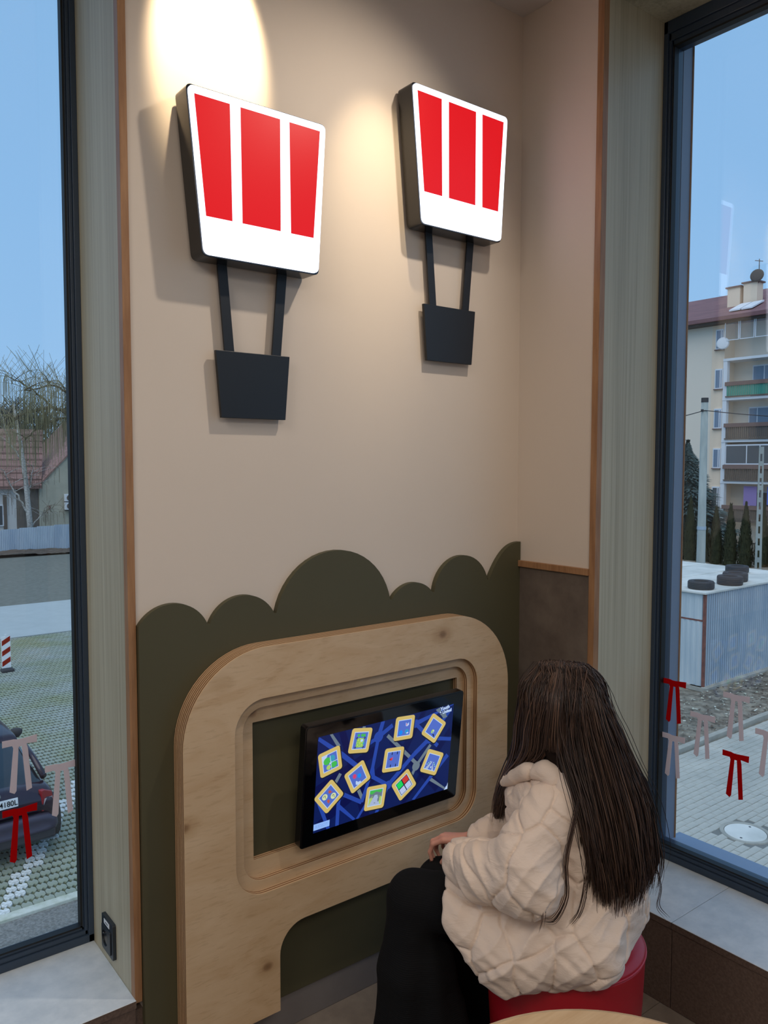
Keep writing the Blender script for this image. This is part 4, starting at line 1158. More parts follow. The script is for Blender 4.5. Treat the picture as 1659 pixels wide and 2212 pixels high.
# ------------------------------------------------------------------ parked car
ca_ = empty('parked_car', (2.28, 9.30, GZ), R(1.5))
ca_.scale = (.92, .92, 1.0); tag(ca_, 'dark plum car parked below the left window, seen from behind', 'car')
def loft(secs, mat, nm, par, smooth=True, caps=True):
    n = len(secs[0]); vv = [p for s in secs for p in s]; ff = []
    for i in range(len(secs)-1):
        for k in range(n):
            ff.append((i*n+k, i*n+(k+1) % n, (i+1)*n+(k+1) % n, (i+1)*n+k))
    if caps: ff += [tuple(reversed(range(n))), tuple((len(secs)-1)*n+k for k in range(n))]
    mb = MB(); mb.add(vv, ff); o = mb.build(nm, mat, par, smooth=smooth)
    return o
def sec(y, z0, z1, w, r=.12, tuck=.06):
    # rounded section: bottom z0, top z1, half width w
    pts = []
    h = z1-z0
    for px2, pz2 in ((-.86, 0), (-.97, .12), (-1, .35), (-.985, .62), (-.94, .86), (-.84, .97), (-.6, 1.0), (-.3, 1.01), (0, 1.015), (.3, 1.01), (.6, 1.0), (.84, .97), (.94, .86), (.985, .62), (1, .35), (.97, .12), (.86, 0), (.3, 0), (-.3, 0)):
        pts.append((px2*w, y, z0+pz2*h))
    return pts
loft([sec(.06, .46, .66, .70), sec(.0, .40, .70, .74), sec(.03, .34, .86, .79), sec(.10, .30, .97, .82), sec(.24, .28, 1.0, .845), sec(.7, .22, .98, .86), sec(1.6, .20, .96, .865), sec(2.8, .20, .94, .86), sec(3.2, .22, .92, .85), sec(3.9, .25, .80, .80), sec(4.25, .32, .66, .70)], M['car'], 'body', ca_)
loft([[(p[0]*w/.86, y, z) for p, z in zip(sec(0, 0, 1, .86), [z0+(z1-z0)*q[2] for q in sec(0, 0, 1, .86)])] for y, z0, z1, w in ((.30, .90, .99, .70), (.55, .92, 1.10, .69), (1.05, .92, 1.36, .62), (1.35, .92, 1.425, .58), (2.3, .92, 1.44, .58), (2.8, .9, 1.30, .63), (3.35, .88, .98, .70))], M['car_glass'], 'cabin_glass', ca_)
loft([[(p[0]*w/.86, y+0, z0+(z1-z0)*p[2]) for p in sec(0, 0, 1, .86)] for y, z0, z1, w in ((1.16, 1.33, 1.405, .585), (1.35, 1.36, 1.437, .59), (1.8, 1.38, 1.455, .59), (2.3, 1.37, 1.452, .585), (2.55, 1.33, 1.39, .59))], M['car'], 'roof', ca_)
for s in (-1, 1):
    MB().tube([(s*.735, .38, 1.02), (s*.69, .75, 1.2), (s*.63, 1.1, 1.37)], [.05, .045, .03], 8).build('rear_pillar', M['car'], ca_, smooth=True)
    tl = MB().prism([(-.02, .66), (.165, .66), (.175, .80), (.15, .90), (.04, .95), (-.02, .95)], .0, .10, 'y').build('tail_light', M['lamp_red'], ca_, bevel=.012)
    tl.matrix_local = Matrix.Translation((s*.62, .015, 0)) @ Matrix.Rotation(R(20)*s, 4, 'Z') @ Matrix.Scale(s, 4, (1, 0, 0))
    MB().prism([(.0, .735), (.150, .745), (.150, .83), (.02, .83)], -.006, .004, 'y').build('clear_lens', M['lamp_clear'], tl)
    MB().lathe([(0, .0), (.2, .0), (.30, .03), (.30, .17), (.2, .2), (0, .2)], 28).build('wheel', M['tyre'], ca_).matrix_local = Matrix.Translation((s*.84, .78, .30)) @ Matrix.Rotation(-PI/2*s, 4, 'Y') @ Matrix.Translation((0, 0, -.2))
    MB().lathe([(0, .0), (.2, .0), (.30, .03), (.30, .17), (.2, .2), (0, .2)], 28).build('wheel', M['tyre'], ca_).matrix_local = Matrix.Translation((s*.84, 3.35, .30)) @ Matrix.Rotation(-PI/2*s, 4, 'Y') @ Matrix.Translation((0, 0, -.2))
    w_ = MB().lathe([(0, -.09), (.05, -.08), (.085, -.03), (.09, .02), (.06, .05), (0, .055)], 16).build('wing_mirror', M['tyre'], ca_, smooth=True)
    w_.matrix_local = Matrix.Translation((s*.95, 2.75, 1.03)) @ Matrix.Scale(1.3, 4, (1, 0, 0))
loft([sec(-.03, .44, .55, .70), sec(-.05, .42, .60, .76), sec(.03, .36, .64, .83), sec(.16, .34, .62, .862), sec(.5, .34, .58, .87)], M['car_lower'], 'bumper', ca_)
MB().box(-.78, .78, -.02, .12, .28, .42).build('bumper_skirt', M['tyre'], ca_, bevel=.03)
# boot details
MB().prism([(-.50, 0), (.50, 0), (.50, .006), (-.50, .006)], .0, .012, 'y').build('boot_seam', M['gloss_black'], ca_, loc=(0, .012, .655))
MB().box(-.265, .265, -.006, .004, 0, .115).build('plate_panel', M['plate'], ca_, loc=(0, -.004, .83)).rotation_euler = (R(-6), 0, 0)
text_obj('4180L', .098, M['gloss_black'], ca_, Matrix.Translation((.256, -.015, .887)) @ Matrix.Rotation(R(84), 4, 'X'), 'plate_lettering', align='RIGHT', bold=.001)
MB().lathe([(0, .0), (.045, .0), (.045, .012), (.03, .02), (0, .022)], 20).build('badge', M['chrome'], ca_).matrix_local = Matrix.Translation((0, .045, .995)) @ Matrix.Rotation(PI/2+.1, 4, 'X')

# ------------------------------------------------------------------ the seated child: surfaces grown from distance fields
class Vol:
    def __init__(s, lo, hi, h):
        s.lo = np.array(lo, float); s.h = h
        s.n = np.ceil((np.array(hi)-s.lo)/h).astype(int)+1
        s.D = np.full(s.n, 1e3, np.float32)
    def _sub(s, lo, hi):
        a = np.clip(np.floor((np.array(lo)-s.lo)/s.h).astype(int), 0, s.n-1)
        b = np.clip(np.ceil((np.array(hi)-s.lo)/s.h).astype(int)+1, 1, s.n)
        sl = tuple(slice(a[i], b[i]) for i in range(3))
        g = [s.lo[i]+s.h*np.arange(a[i], b[i]) for i in range(3)]
        X, Y, Z = np.meshgrid(*g, indexing='ij', sparse=True)
        return sl, X, Y, Z
    def _mix(s, sl, d, k, op):
        A = s.D[sl]
        if op == 'sub':
            d = -d; h = np.clip(.5-.5*(A-d)/k, 0, 1); s.D[sl] = A*(1-h)+d*h+k*h*(1-h)
        else:
            h = np.clip(.5+.5*(A-d)/k, 0, 1); s.D[sl] = A*(1-h)+d*h-k*h*(1-h)
    def cone(s, a, b, r0, r1, k=.03, op='add', sq=None):
        a = np.array(a, float); b = np.array(b, float); m_ = max(r0, r1)+k*1.5+s.h*3
        sl, X, Y, Z = s._sub(np.minimum(a, b)-m_, np.maximum(a, b)+m_)
        d = b-a; L2 = max((d@d), 1e-9)
        t = np.clip(((X-a[0])*d[0]+(Y-a[1])*d[1]+(Z-a[2])*d[2])/L2, 0, 1)
        q = np.sqrt((X-a[0]-t*d[0])**2+(Y-a[1]-t*d[1])**2+(Z-a[2]-t*d[2])**2)-(r0+(r1-r0)*t)
        s._mix(sl, q.astype(np.float32), k, op); return s
    def ell(s, c, r, k=.03, op='add', rot=None):
        c = np.array(c, float); r = np.array(r, float); m_ = r.max()+k*1.5+s.h*3
        sl, X, Y, Z = s._sub(c-m_, c+m_)
        x, y, z = X-c[0], Y-c[1], Z-c[2]
        if rot is not None:
            R_ = np.array(rot.to_3x3()).T
            x, y, z = (R_[i, 0]*x+R_[i, 1]*y+R_[i, 2]*z for i in range(3))
        u = np.sqrt((x/r[0])**2+(y/r[1])**2+(z/r[2])**2)+1e-6
        w = np.sqrt((x/r[0]**2)**2+(y/r[1]**2)**2+(z/r[2]**2)**2)+1e-6
        s._mix(sl, (u*(u-1)/w).astype(np.float32), k, op); return s
    def plane(s, p, n_, k=.01):
        n_ = np.array(n_, float); n_ /= np.linalg.norm(n_)
        sl, X, Y, Z = s._sub(s.lo, s.lo+s.h*s.n)
        d = ((X-p[0])*n_[0]+(Y-p[1])*n_[1]+(Z-p[2])*n_[2]).astype(np.float32)
        A = s.D; h = np.clip(.5-.5*(A-d)/k, 0, 1); s.D = (A*(1-h)+d*h+k*h*(1-h)).astype(np.float32); return s
    def mesh(s):
        D = s.D; S = D < 0; nx, ny, nz = D.shape
        cid = lambda i, j, k: (i*ny+j)*nz+k
        acc_i = []; acc_p = []; quads = []
        for ax in range(3):
            sa = [slice(None)]*3; sb = [slice(None)]*3
            sa[ax] = slice(0, -1); sb[ax] = slice(1, None)
            A, B = D[tuple(sa)], D[tuple(sb)]
            idx = np.argwhere(S[tuple(sa)] != S[tuple(sb)])
            o1, o2 = [k for k in range(3) if k != ax]
            ok = (idx[:, o1] > 0) & (idx[:, o2] > 0) & (idx[:, o1] < D.shape[o1]-1) & (idx[:, o2] < D.shape[o2]-1)
            idx = idx[ok]
            a = A[tuple(idx.T)]; b = B[tuple(idx.T)]
            t = a/(a-b)
            P = idx.astype(float); P[:, ax] += t
            cs = []
            for (u, v) in ((1, 1), (0, 1), (0, 0), (1, 0)):
                c = idx.copy(); c[:, o1] -= u; c[:, o2] -= v
                ci = cid(c[:, 0], c[:, 1], c[:, 2]); cs.append(ci); acc_i.append(ci); acc_p.append(P)
            Q = np.stack(cs, 1)
            flip = (a < 0) ^ (ax == 1)
            Q[~flip] = Q[~flip][:, ::-1]
            quads.append(Q)
        I = np.concatenate(acc_i); P = np.concatenate(acc_p); Q = np.concatenate(quads)
        u, inv = np.unique(I, return_inverse=True)
        cnt = np.bincount(inv); V = np.stack([np.bincount(inv, P[:, k])/cnt for k in range(3)], 1)
        Fq = np.searchsorted(u, Q)
        return V*s.h+s.lo, Fq
def vnormals(V, F):
    n_ = np.cross(V[F[:, 2]]-V[F[:, 0]], V[F[:, 3]]-V[F[:, 1]])
    out = np.zeros_like(V)
    for k in range(4):
        for c in range(3): out[:, c] += np.bincount(F[:, k], n_[:, c], len(V))
    return out/(np.linalg.norm(out, axis=1)[:, None]+1e-12)
def vnoise(P, seed):
    rs = np.random.RandomState(seed); T = rs.rand(4096)
    I = np.floor(P).astype(int); f = P-I; f = f*f*(3-2*f)
    def h(a, b, c): return T[((a*73856093) ^ (b*19349663) ^ (c*83492791)) & 4095]
    r = 0
    for dx in (0, 1):
        for dy in (0, 1):
            for dz in (0, 1):
                w = (f[:, 0] if dx else 1-f[:, 0])*(f[:, 1] if dy else 1-f[:, 1])*(f[:, 2] if dz else 1-f[:, 2])
                r = r+w*h(I[:, 0]+dx, I[:, 1]+dy, I[:, 2]+dz)
    return r*2-1
def smooth_mesh(V, F, it=2):
    e = np.concatenate([F[:, [0, 1]], F[:, [1, 2]], F[:, [2, 3]], F[:, [3, 0]]])
    for _ in range(it):
        acc = np.zeros_like(V); cnt = np.bincount(e[:, 0], minlength=len(V))+np.bincount(e[:, 1], minlength=len(V))
        for c in range(3): acc[:, c] = np.bincount(e[:, 0], V[e[:, 1], c], len(V))+np.bincount(e[:, 1], V[e[:, 0], c], len(V))
        V = V*.45+.55*acc/np.maximum(cnt, 1)[:, None]
    return V
def np_obj(name, V, F, mat, parent):
    me = bpy.data.meshes.new(name)
    me.vertices.add(len(V)); me.vertices.foreach_set('co', V.astype(np.float32).ravel())
    k = F.shape[1]
    me.loops.add(F.size); me.loops.foreach_set('vertex_index', F.astype(np.int32).ravel())
    me.polygons.add(len(F)); me.polygons.foreach_set('loop_start', np.arange(0, F.size, k, dtype=np.int32)); me.polygons.foreach_set('loop_total', np.full(len(F), k, np.int32))
    me.polygons.foreach_set('use_smooth', np.ones(len(F), bool))
    me.materials.append(mat); me.update(calc_edges=True); me.validate()
    o = bpy.data.objects.new(name, me); C.objects.link(o); o.parent = parent
    return o

# materials of the figure
mt, nt, b = new_mat('skin')
b.inputs['Base Color'].default_value = (*lin((206, 146, 126)), 1); b.inputs['Roughness'].default_value = .5
b.inputs['Subsurface Weight'].default_value = .12; b.inputs['Subsurface Radius'].default_value = (.02, .008, .004)
M['skin'] = mt
M['nail'] = plain('finger_nail', (226, 176, 160), .35)
M['eye_white'] = plain('eye_white', (230, 228, 224), .2)
M['iris'] = plain('brown_iris', (60, 40, 28), .15)
M['lips'] = plain('lips', (186, 104, 98), .5)
mt, nt, b = new_mat('cream_quilted_fabric')
b.inputs['Base Color'].default_value = (*lin((222, 200, 182)), 1); b.inputs['Roughness'].default_value = .62; b.inputs['Sheen Weight'].default_value = .25; b.inputs['Sheen Roughness'].default_value = .4
n1 = N(nt, 'ShaderNodeTexNoise', Scale=1.0, Detail=5.0, Roughness=.55, Distortion=.8); L(nt, coords(nt, (22, 22, 52), (0, .6, .4)), n1.inputs['Vector'])
bump(nt, b, n1.outputs['Fac'], .5, .006)
M['coat'] = mt
mt, nt, b = new_mat('black_ribbed_cloth')
b.inputs['Base Color'].default_value = (*lin((15, 15, 17)), 1); b.inputs['Roughness'].default_value = .9; b.inputs['Specular IOR Level'].default_value = .2
w = N(nt, 'ShaderNodeTexWave', Scale=1.0, Distortion=2.0, Detail=2.0); w.bands_direction = 'Z'; L(nt, coords(nt, (2, 2, 75), (.0, .5, 0)), w.inputs['Vector'])
bump(nt, b, w.outputs['Fac'], .25, .002)
M['trouser'] = mt
mt, nt, b = new_mat('dark_brown_hair')
g = N(nt, 'ShaderNodeNewGeometry')
L(nt, ramp(nt, g.outputs['Random Per Island'], [(0.0, lin((36, 25, 20))), (.6, lin((66, 47, 38))), (1.0, lin((112, 84, 68)))]), b.inputs['Base Color'])
b.inputs['Roughness'].default_value = .42; b.inputs['Specular IOR Level'].default_value = .4
M['hair'] = mt
M['hair_core'] = plain('hair_core', (34, 24, 20), .8, spec=.08)
M['shoe'] = plain('white_sneaker', (206, 204, 200), .55)
M['sole'] = plain('shoe_sole', (60, 58, 56), .7)

PR = R(123)
ch = empty('person', (1.520, -.665, 0), PR)
tag(ch, 'long haired child in a cream quilted coat and black trousers seated on the red stool', 'person')

# --- body (one continuous surface), x forward, y to her left, z up
bd = Vol((-.22, -.30, .0), (.50, .30, 1.14), .0055)
bd.ell((-.03, 0, .56), (.105, .135, .085), .02)
bd.cone((-.035, 0, .60), (-.02, 0, .74), .095, .10, .05)
bd.cone((-.0, .09, .80), (-.0, -.09, .80), .042, .042, .05)
bd.cone((.01, 0, .80), (.03, 0, .93), .040, .036, .03)
for s in (1, -1):
    kx, kz = (.355, .515) if s > 0 else (.330, .470)
    bd.cone((-.02, .075*s, .545), (kx, .09*s, kz), .072, .052, .03)     # thigh
    bd.cone((kx, .09*s, kz), (kx+.005, .10*s, .10), .050, .030, .02)        # shin
    bd.cone((kx-.005, .10*s, .075), (kx+.115, .115*s, .045), .034, .024, .02)       # foot
bd.cone((0, .125, .79), (.05, .175, .665), .038, .032, .03); bd.cone((.05, .175, .665), (.21, .12, .645), .031, .021, .02)
bd.cone((0, -.125, .78), (.10, -.17, .66), .038, .032, .03); bd.cone((.10, -.17, .65), (.235, -.105, .592), .031, .021, .02)
# head: turned towards the screen (to her right)
HY = -24
Hc = np.array([.030, .0, 1.005]); hm = Matrix.Rotation(R(HY), 4, 'Z') @ Matrix.Rotation(R(10), 4, 'Y')
def hp(x, y, z): return np.array(hm @ Vector((x, y, z)))+Hc
bd.ell(hp(-.012, 0, .020), (.084, .068, .078), .02, rot=hm)
bd.ell(hp(.022, 0, -.028), (.062, .058, .072), .03, rot=hm)
bd.ell(hp(.058, 0, -.078), (.024, .022, .018), .03, rot=hm)                 # chin
bd.cone(hp(.080, 0, .004), hp(.098, 0, -.028), .007, .010, .012)           # nose
for s in (1, -1):
    bd.ell(hp(.098, .008*s, -.031), (.006, .006, .005), .008, rot=hm)
    bd.ell(hp(.072, .031*s, .004), (.016, .015, .011), .006, 'sub', rot=hm)   # eye sockets
    bd.ell(hp(.062, .036*s, -.030), (.022, .020, .020), .02, rot=hm)         # cheeks
    bd.ell(hp(-.006, .068*s, -.010), (.017, .007, .027), .006, rot=hm)       # ears
bd.cone(hp(.080, -.020, .019), hp(.080, .020, .019), .007, .007, .012)
bd.ell(hp(.083, 0, -.052), (.009, .020, .008), .008, rot=hm)
Vb, Fb = bd.mesh(); Vb = smooth_mesh(Vb, Fb, 1)
parts = [(Vb, Fb)]
def hand(W, K, fingers, thumb, s):
    v = Vol(np.minimum(W, K)-.09, np.maximum(W, K)+.09, .0022)
    W = np.array(W); K = np.array(K)
    side = np.array([0, 1, 0.])
    for f in fingers:
        pts = [np.array(p) for p in f[0]]; r = f[1]
        v.cone(W+(K-W)*.25+(pts[0]-K)*.35, pts[0], .0125, r*1.12, .010)
    v.cone(W-(K-W)*.45, W+(K-W)*.2, .0185, .0165, .012)
    for f in fingers+[thumb]:
        pts = [np.array(p) for p in f[0]]; r = f[1]
        for i in range(len(pts)-1):
            k0 = 1-.12*i
            v.cone(pts[i], pts[i+1], r*k0, r*(k0-.12), .0035 if i else .005)
    V, F = v.mesh(); return smooth_mesh(V, F, 1), F
# right hand, relaxed and slightly curled in front of the screen
WR = (.245, -.105, .612); KN = (.332, -.110, .606)
fR = [([(.330, -.086, .606), (.358, -.084, .592), (.367, -.084, .568), (.362, -.084, .548)], .0078),
      ([(.336, -.103, .607), (.364, -.103, .590), (.370, -.103, .562), (.360, -.103, .540)], .0080),
      ([(.333, -.119, .604), (.357, -.121, .586), (.360, -.121, .560), (.350, -.120, .541)], .0075),
      ([(.326, -.133, .600), (.344, -.137, .583), (.345, -.138, .563), (.337, -.137, .549)], .0066)]
tR = ([(.262, -.088, .604), (.292, -.072, .590), (.317, -.068, .572), (.330, -.070, .552)], .0092)
dz = -.020
WR = (WR[0], WR[1], WR[2]+dz); KN = (KN[0], KN[1], KN[2]+dz)
fR = [([(p[0], p[1], p[2]+dz) for p in f[0]], f[1]) for f in fR]
tR = ([(p[0], p[1], p[2]+dz) for p in tR[0]], tR[1])
parts.append(hand(WR, KN, fR, tR, 1))
# left hand tucked inside the wide cuff
WL = (.205, .120, .645)
fL = [([(.232, .100+.016*k, .640), (.246, .100+.016*k, .625), (.246, .100+.016*k, .608), (.238, .100+.016*k, .596)], .0072-.0005*(k == 3)) for k in range(4)]
tL = ([(.212, .098, .634), (.224, .090, .620), (.232, .090, .606)], .008)
parts.append(hand(WL, (.232, .124, .642), fL, tL, -1))
off = 0; VV = []; FF = []
for v_, f_ in parts:
    VV.append(v_); FF.append(f_+off); off += len(v_)
np_obj('body', np.concatenate(VV), np.concatenate(FF), M['skin'], ch)
for s in (1, -1):
    e = MB().lathe([(0, -.0105), (.006, -.0085), (.0098, -.003), (.0105, 0), (.0098, .003), (.006, .0085), (0, .0105)], 16).build('eye', M['eye_white'], ch, smooth=True)
    e.matrix_local = Matrix.Translation(Vector(hp(.0665, .031*s, .004))) @ hm @ Matrix.Rotation(PI/2, 4, 'Y')
    MB().lathe([(0, .0108), (.0045, .0100), (.0050, .0090)], 14).build('iris', M['iris'], e)
lp_ = MB().tube([tuple(hp(.084, y, -.052-.1*abs(y)+.001)) for y in (-.018, -.009, 0, .009, .018)], [.002, .004, .0045, .004, .002], 8).build('lips', M['lips'], ch, smooth=True)
nl_ = MB()
for f in fR:
    p = Vector(f[0][-1]); q = Vector(f[0][-2]); d = (p-q).normalized(); nrm = Vector((1, 0, .2)); nrm = (nrm-d*nrm.dot(d)).normalized(); sd_ = d.cross(nrm)
    c0 = p+nrm*f[1]*.66+d*.001
    k = MB()
    pts = [c0+sd_*a*f[1]*.55+d*b2*.0055+nrm*(-.0009*a*a) for a, b2 in ((-1, -1), (0, -1), (1, -1), (-1, 1), (0, 1.25), (1, 1))]
    k.add([tuple(x) for x in pts], [(0, 1, 4, 3), (1, 2, 5, 4)]); k.build('fingernail', M['nail'], ch, smooth=True)

# --- trousers
tv = Vol((-.2, -.32, .01), (.56, .34, .66), .006)
tv.ell((-.03, 0, .55), (.12, .15, .09), .02)
for s, kx, kz in ((1, .36, .510), (-1, .335, .462)):
    tv.cone((-.02, .08*s, .535), (kx, .092*s, kz), .082, .066, .03)
    tv.cone((kx, .092*s, kz), (kx-.005, .10*s, .33), .064, .082, .02)
    tv.cone((kx-.005, .10*s, .33), (kx-.015, .105*s, .0), .082, .130, .03)
    tv.cone((kx-.05, .10*s, .38), (kx-.09, .105*s, .0), .05, .10, .03)
tv.plane((0, 0, .045), (0, 0, -1), .006)
Vt, Ft = tv.mesh()
Nn = vnormals(Vt, Ft)
low = np.clip((.50-Vt[:, 2])/.45, 0, 1)
ang = np.arctan2(Vt[:, 1]-np.sign(Vt[:, 1])*.10, Vt[:, 0]-.33)
fold = np.sin(ang*6+vnoise(Vt*np.array([4, 4, 3]), 3)*3)*.011*low
fold += vnoise(Vt*np.array([9, 14, 26]), 8)*.004
Vt = Vt+Nn*fold[:, None]
Vt[:, 2] = np.maximum(Vt[:, 2], .03)
np_obj('trousers', Vt, Ft, M['trouser'], ch)
for s in (1, -1):
    kx = -.02 if s < 0 else 0
    v = Vol((.26, .10*s-.07, -.005), (.53, .10*s+.08, .12), .005)
    v.cone((.335+kx, .10*s, .045), (.46+kx, .115*s, .036), .036, .032, .02); v.cone((.335+kx, .10*s, .06), (.345+kx, .10*s, .085), .036, .034, .02)
    v.plane((0, 0, .006), (0, 0, -1), .004)
    Vs, Fs = v.mesh(); np_obj('shoe', Vs, Fs, M['shoe'], ch)

# --- quilted coat
cv = Vol((-.27, -.29, .33), (.32, .32, .93), .0036)
cv.ell((-.045, 0, .555), (.155, .175, .13), .03)
cv.ell((-.035, 0, .68), (.145, .155, .13), .06)
cv.ell((.015, 0, .765), (.130, .135, .10), .06)
cv.cone((.015, .105, .800), (.015, -.105, .795), .062, .060, .05)
# coat skirt over the thighs
cv.cone((-.02, .085, .545), (.235, .105, .560), .105, .082, .04)
cv.cone((-.02, -.085, .545), (.255, -.105, .545), .105, .080, .04)
cv.cone((.0, 0, .55), (.22, 0, .56), .10, .07, .04)
cv.cone((-.075, .145, .500), (.12, .175, .462), .078, .072, .05)
cv.cone((.10, .165, .465), (.215, .150, .515), .072, .075, .04)
cv.cone((-.10, -.12, .52), (.16, -.16, .49), .075, .070, .05)
# hem cuts: front edge and the bottom edge
cv.plane((.262, .1, .62), (1, 0, -.10), .006)
cv.plane((.150, .2, .405), (.74, .22, -.66), .010)
# hollow beside the stool so that the coat lies on its seat
cv.cone((0, 0, .20), (0, 0, .285), .185, .185, .012, 'sub')
cv.cone((.02, 0, .86), (.03, 0, 1.0), .055, .07, .01, 'sub')
sv = Vol((-.10, .02, .54), (.30, .32, .90), .0034)
sv.cone((.020, .110, .792), (.070, .180, .700), .070, .074, .03)
sv.cone((.070, .180, .700), (.058, .198, .664), .074, .074, .02)
sv.cone((.058, .198, .664), (.165, .162, .654), .074, .066, .02)
sv.cone((.165, .162, .654), (.222, .134, .652), .064, .052, .02)
sv.cone((.252, .124, .642), (.34, .11, .63), .034, .034, .008, 'sub')
sw = Vol((-.10, -.30, .50), (.30, 0, .88), .0050)
sw.cone((.020, -.110, .785), (.110, -.180, .640), .068, .066, .03)
sw.cone((.110, -.180, .640), (.215, -.118, .606), .064, .042, .02)
sw.cone((.200, -.124, .610), (.218, -.116, .604), .046, .040, .008)
sw.cone((.232, -.108, .598), (.30, -.09, .58), .026, .026, .006, 'sub')
Vc, Fc = cv.mesh(); Vc = smooth_mesh(Vc, Fc, 2)
Nc = vnormals(Vc, Fc)
def quilt(V, N_, seed, spacing=.100, depth=.0058, puff=.0032):
    rs = np.random.RandomState(seed)
    W_ = V+np.stack([vnoise(V*11, 41), vnoise(V*11, 42), vnoise(V*11, 43)], 1)*.034
    W_ = W_*np.array([1.0, 1.0, .70])
    order = rs.permutation(len(V)); seeds = []
    for i in order[:6000]:
        p = W_[i]
        if all(((p-q)**2).sum() > spacing**2*.62 for q in seeds): seeds.append(p)
    d1 = np.full(len(V), 9.); d2 = np.full(len(V), 9.)
    for q in seeds:
        d = np.sqrt(((W_-q)**2).sum(1)); m_ = d < d1
        d2 = np.where(m_, d1, np.minimum(d2, d)); d1 = np.where(m_, d, d1)
    e_ = d2-d1
    return -depth*np.exp(-(e_/.0042)**1.5)+puff*(1-np.exp(-e_/.02))
def crease(V, d, freq, amp, mask, seed, warp=1.6):
    d = np.array(d, float); d /= np.linalg.norm(d)
    ph = (V@d)*freq+vnoise(V*7, seed)*warp
    s = np.sin(ph); return amp*mask*(-np.abs(s)**.6+.5)
def gm(V, c, r): return np.exp(-(((V-np.array(c))/r)**2).sum(1))
def fabric(V, F, sm, seed, creases, nm):
    V = smooth_mesh(V, F, sm); N_ = vnormals(V, F)
    d = quilt(V, N_, seed)
    for dr, fq, am, c_, r_, sd in creases: d += crease(V, dr, fq, am, gm(V, c_, r_), sd, 2.0)
    V2 = V@np.array([[.83, 0, -.56], [0, 1, 0], [.56, 0, .83]])
    d += vnoise(V*16, 60)*.0025+vnoise(V2*np.array([26, 26, 90]), 61)*.0012+vnoise(V2*np.array([16, 16, 72]), 63)*.0032
    np_obj(nm, V+N_*d[:, None], F, M['coat'], ch)
fabric(*cv.mesh(), 2, 3, [((.8, .2, .8), 85, .007, (-.02, .16, .60), .10, 53), ((.75, 0, .66), 56, .011, (.07, .2, .50), .13, 54), ((.7, 0, .72), 52, .010, (-.06, .17, .52), .12, 57),
                          ((.6, .3, .8), 60, .008, (-.16, .1, .58), .10, 55), ((1, 0, .3), 60, .008, (.2, .1, .56), .10, 58)], 'coat')
fabric(*sv.mesh(), 1, 5, [((1, 0, .75), 88, .0085, (.02, .24, .66), .085, 51), ((1, 0, -.9), 80, .0085, (.17, .2, .67), .07, 52), ((.4, 0, 1), 80, .006, (.06, .2, .74), .07, 59)], 'sleeve')
fabric(*sw.mesh(), 1, 6, [((1, 0, -.5), 85, .006, (.18, -.14, .62), .08, 52)], 'sleeve')
# hood lying on the back and collar flap
hv = Vol((-.20, -.17, .74), (.20, .19, .96), .0042)
ring = [(.150, .012, .806), (.118, .045, .838), (.080, .075, .868), (.040, .088, .880), (-.005, .090, .876), (-.045, .070, .882), (-.068, .020, .888), (-.062, -.045, .882), (-.010, -.088, .868), (.060, -.082, .855), (.115, -.045, .83), (.148, -.012, .806)]
rr_ = [.010, .015, .018, .020, .022, .024, .024, .024, .022, .020, .015, .010]
for i in range(len(ring)-1): hv.cone(ring[i], ring[i+1], rr_[i], rr_[i+1], .006)
hm2 = Matrix.Rotation(R(28), 4, 'Y')
hv.ell((-.045, .035, .832), (.070, .098, .042), .02, rot=hm2)
hv.cone((.015, .100, .862), (-.07, .135, .795), .020, .014, .02)
hv.cone((-.02, .10, .85), (-.07, .09, .80), .026, .02, .03)
hv.cone((.02, 0, .84), (.03, 0, 1.0), .050, .066, .01, 'sub')
Vh, Fh = hv.mesh(); Vh = smooth_mesh(Vh, Fh, 1); Nh = vnormals(Vh, Fh)
dh = quilt(Vh, Nh, 9, .075, .004, .003)+vnoise(Vh*30, 62)*.002
np_obj('hood', Vh+Nh*dh[:, None], Fh, M['coat'], ch)

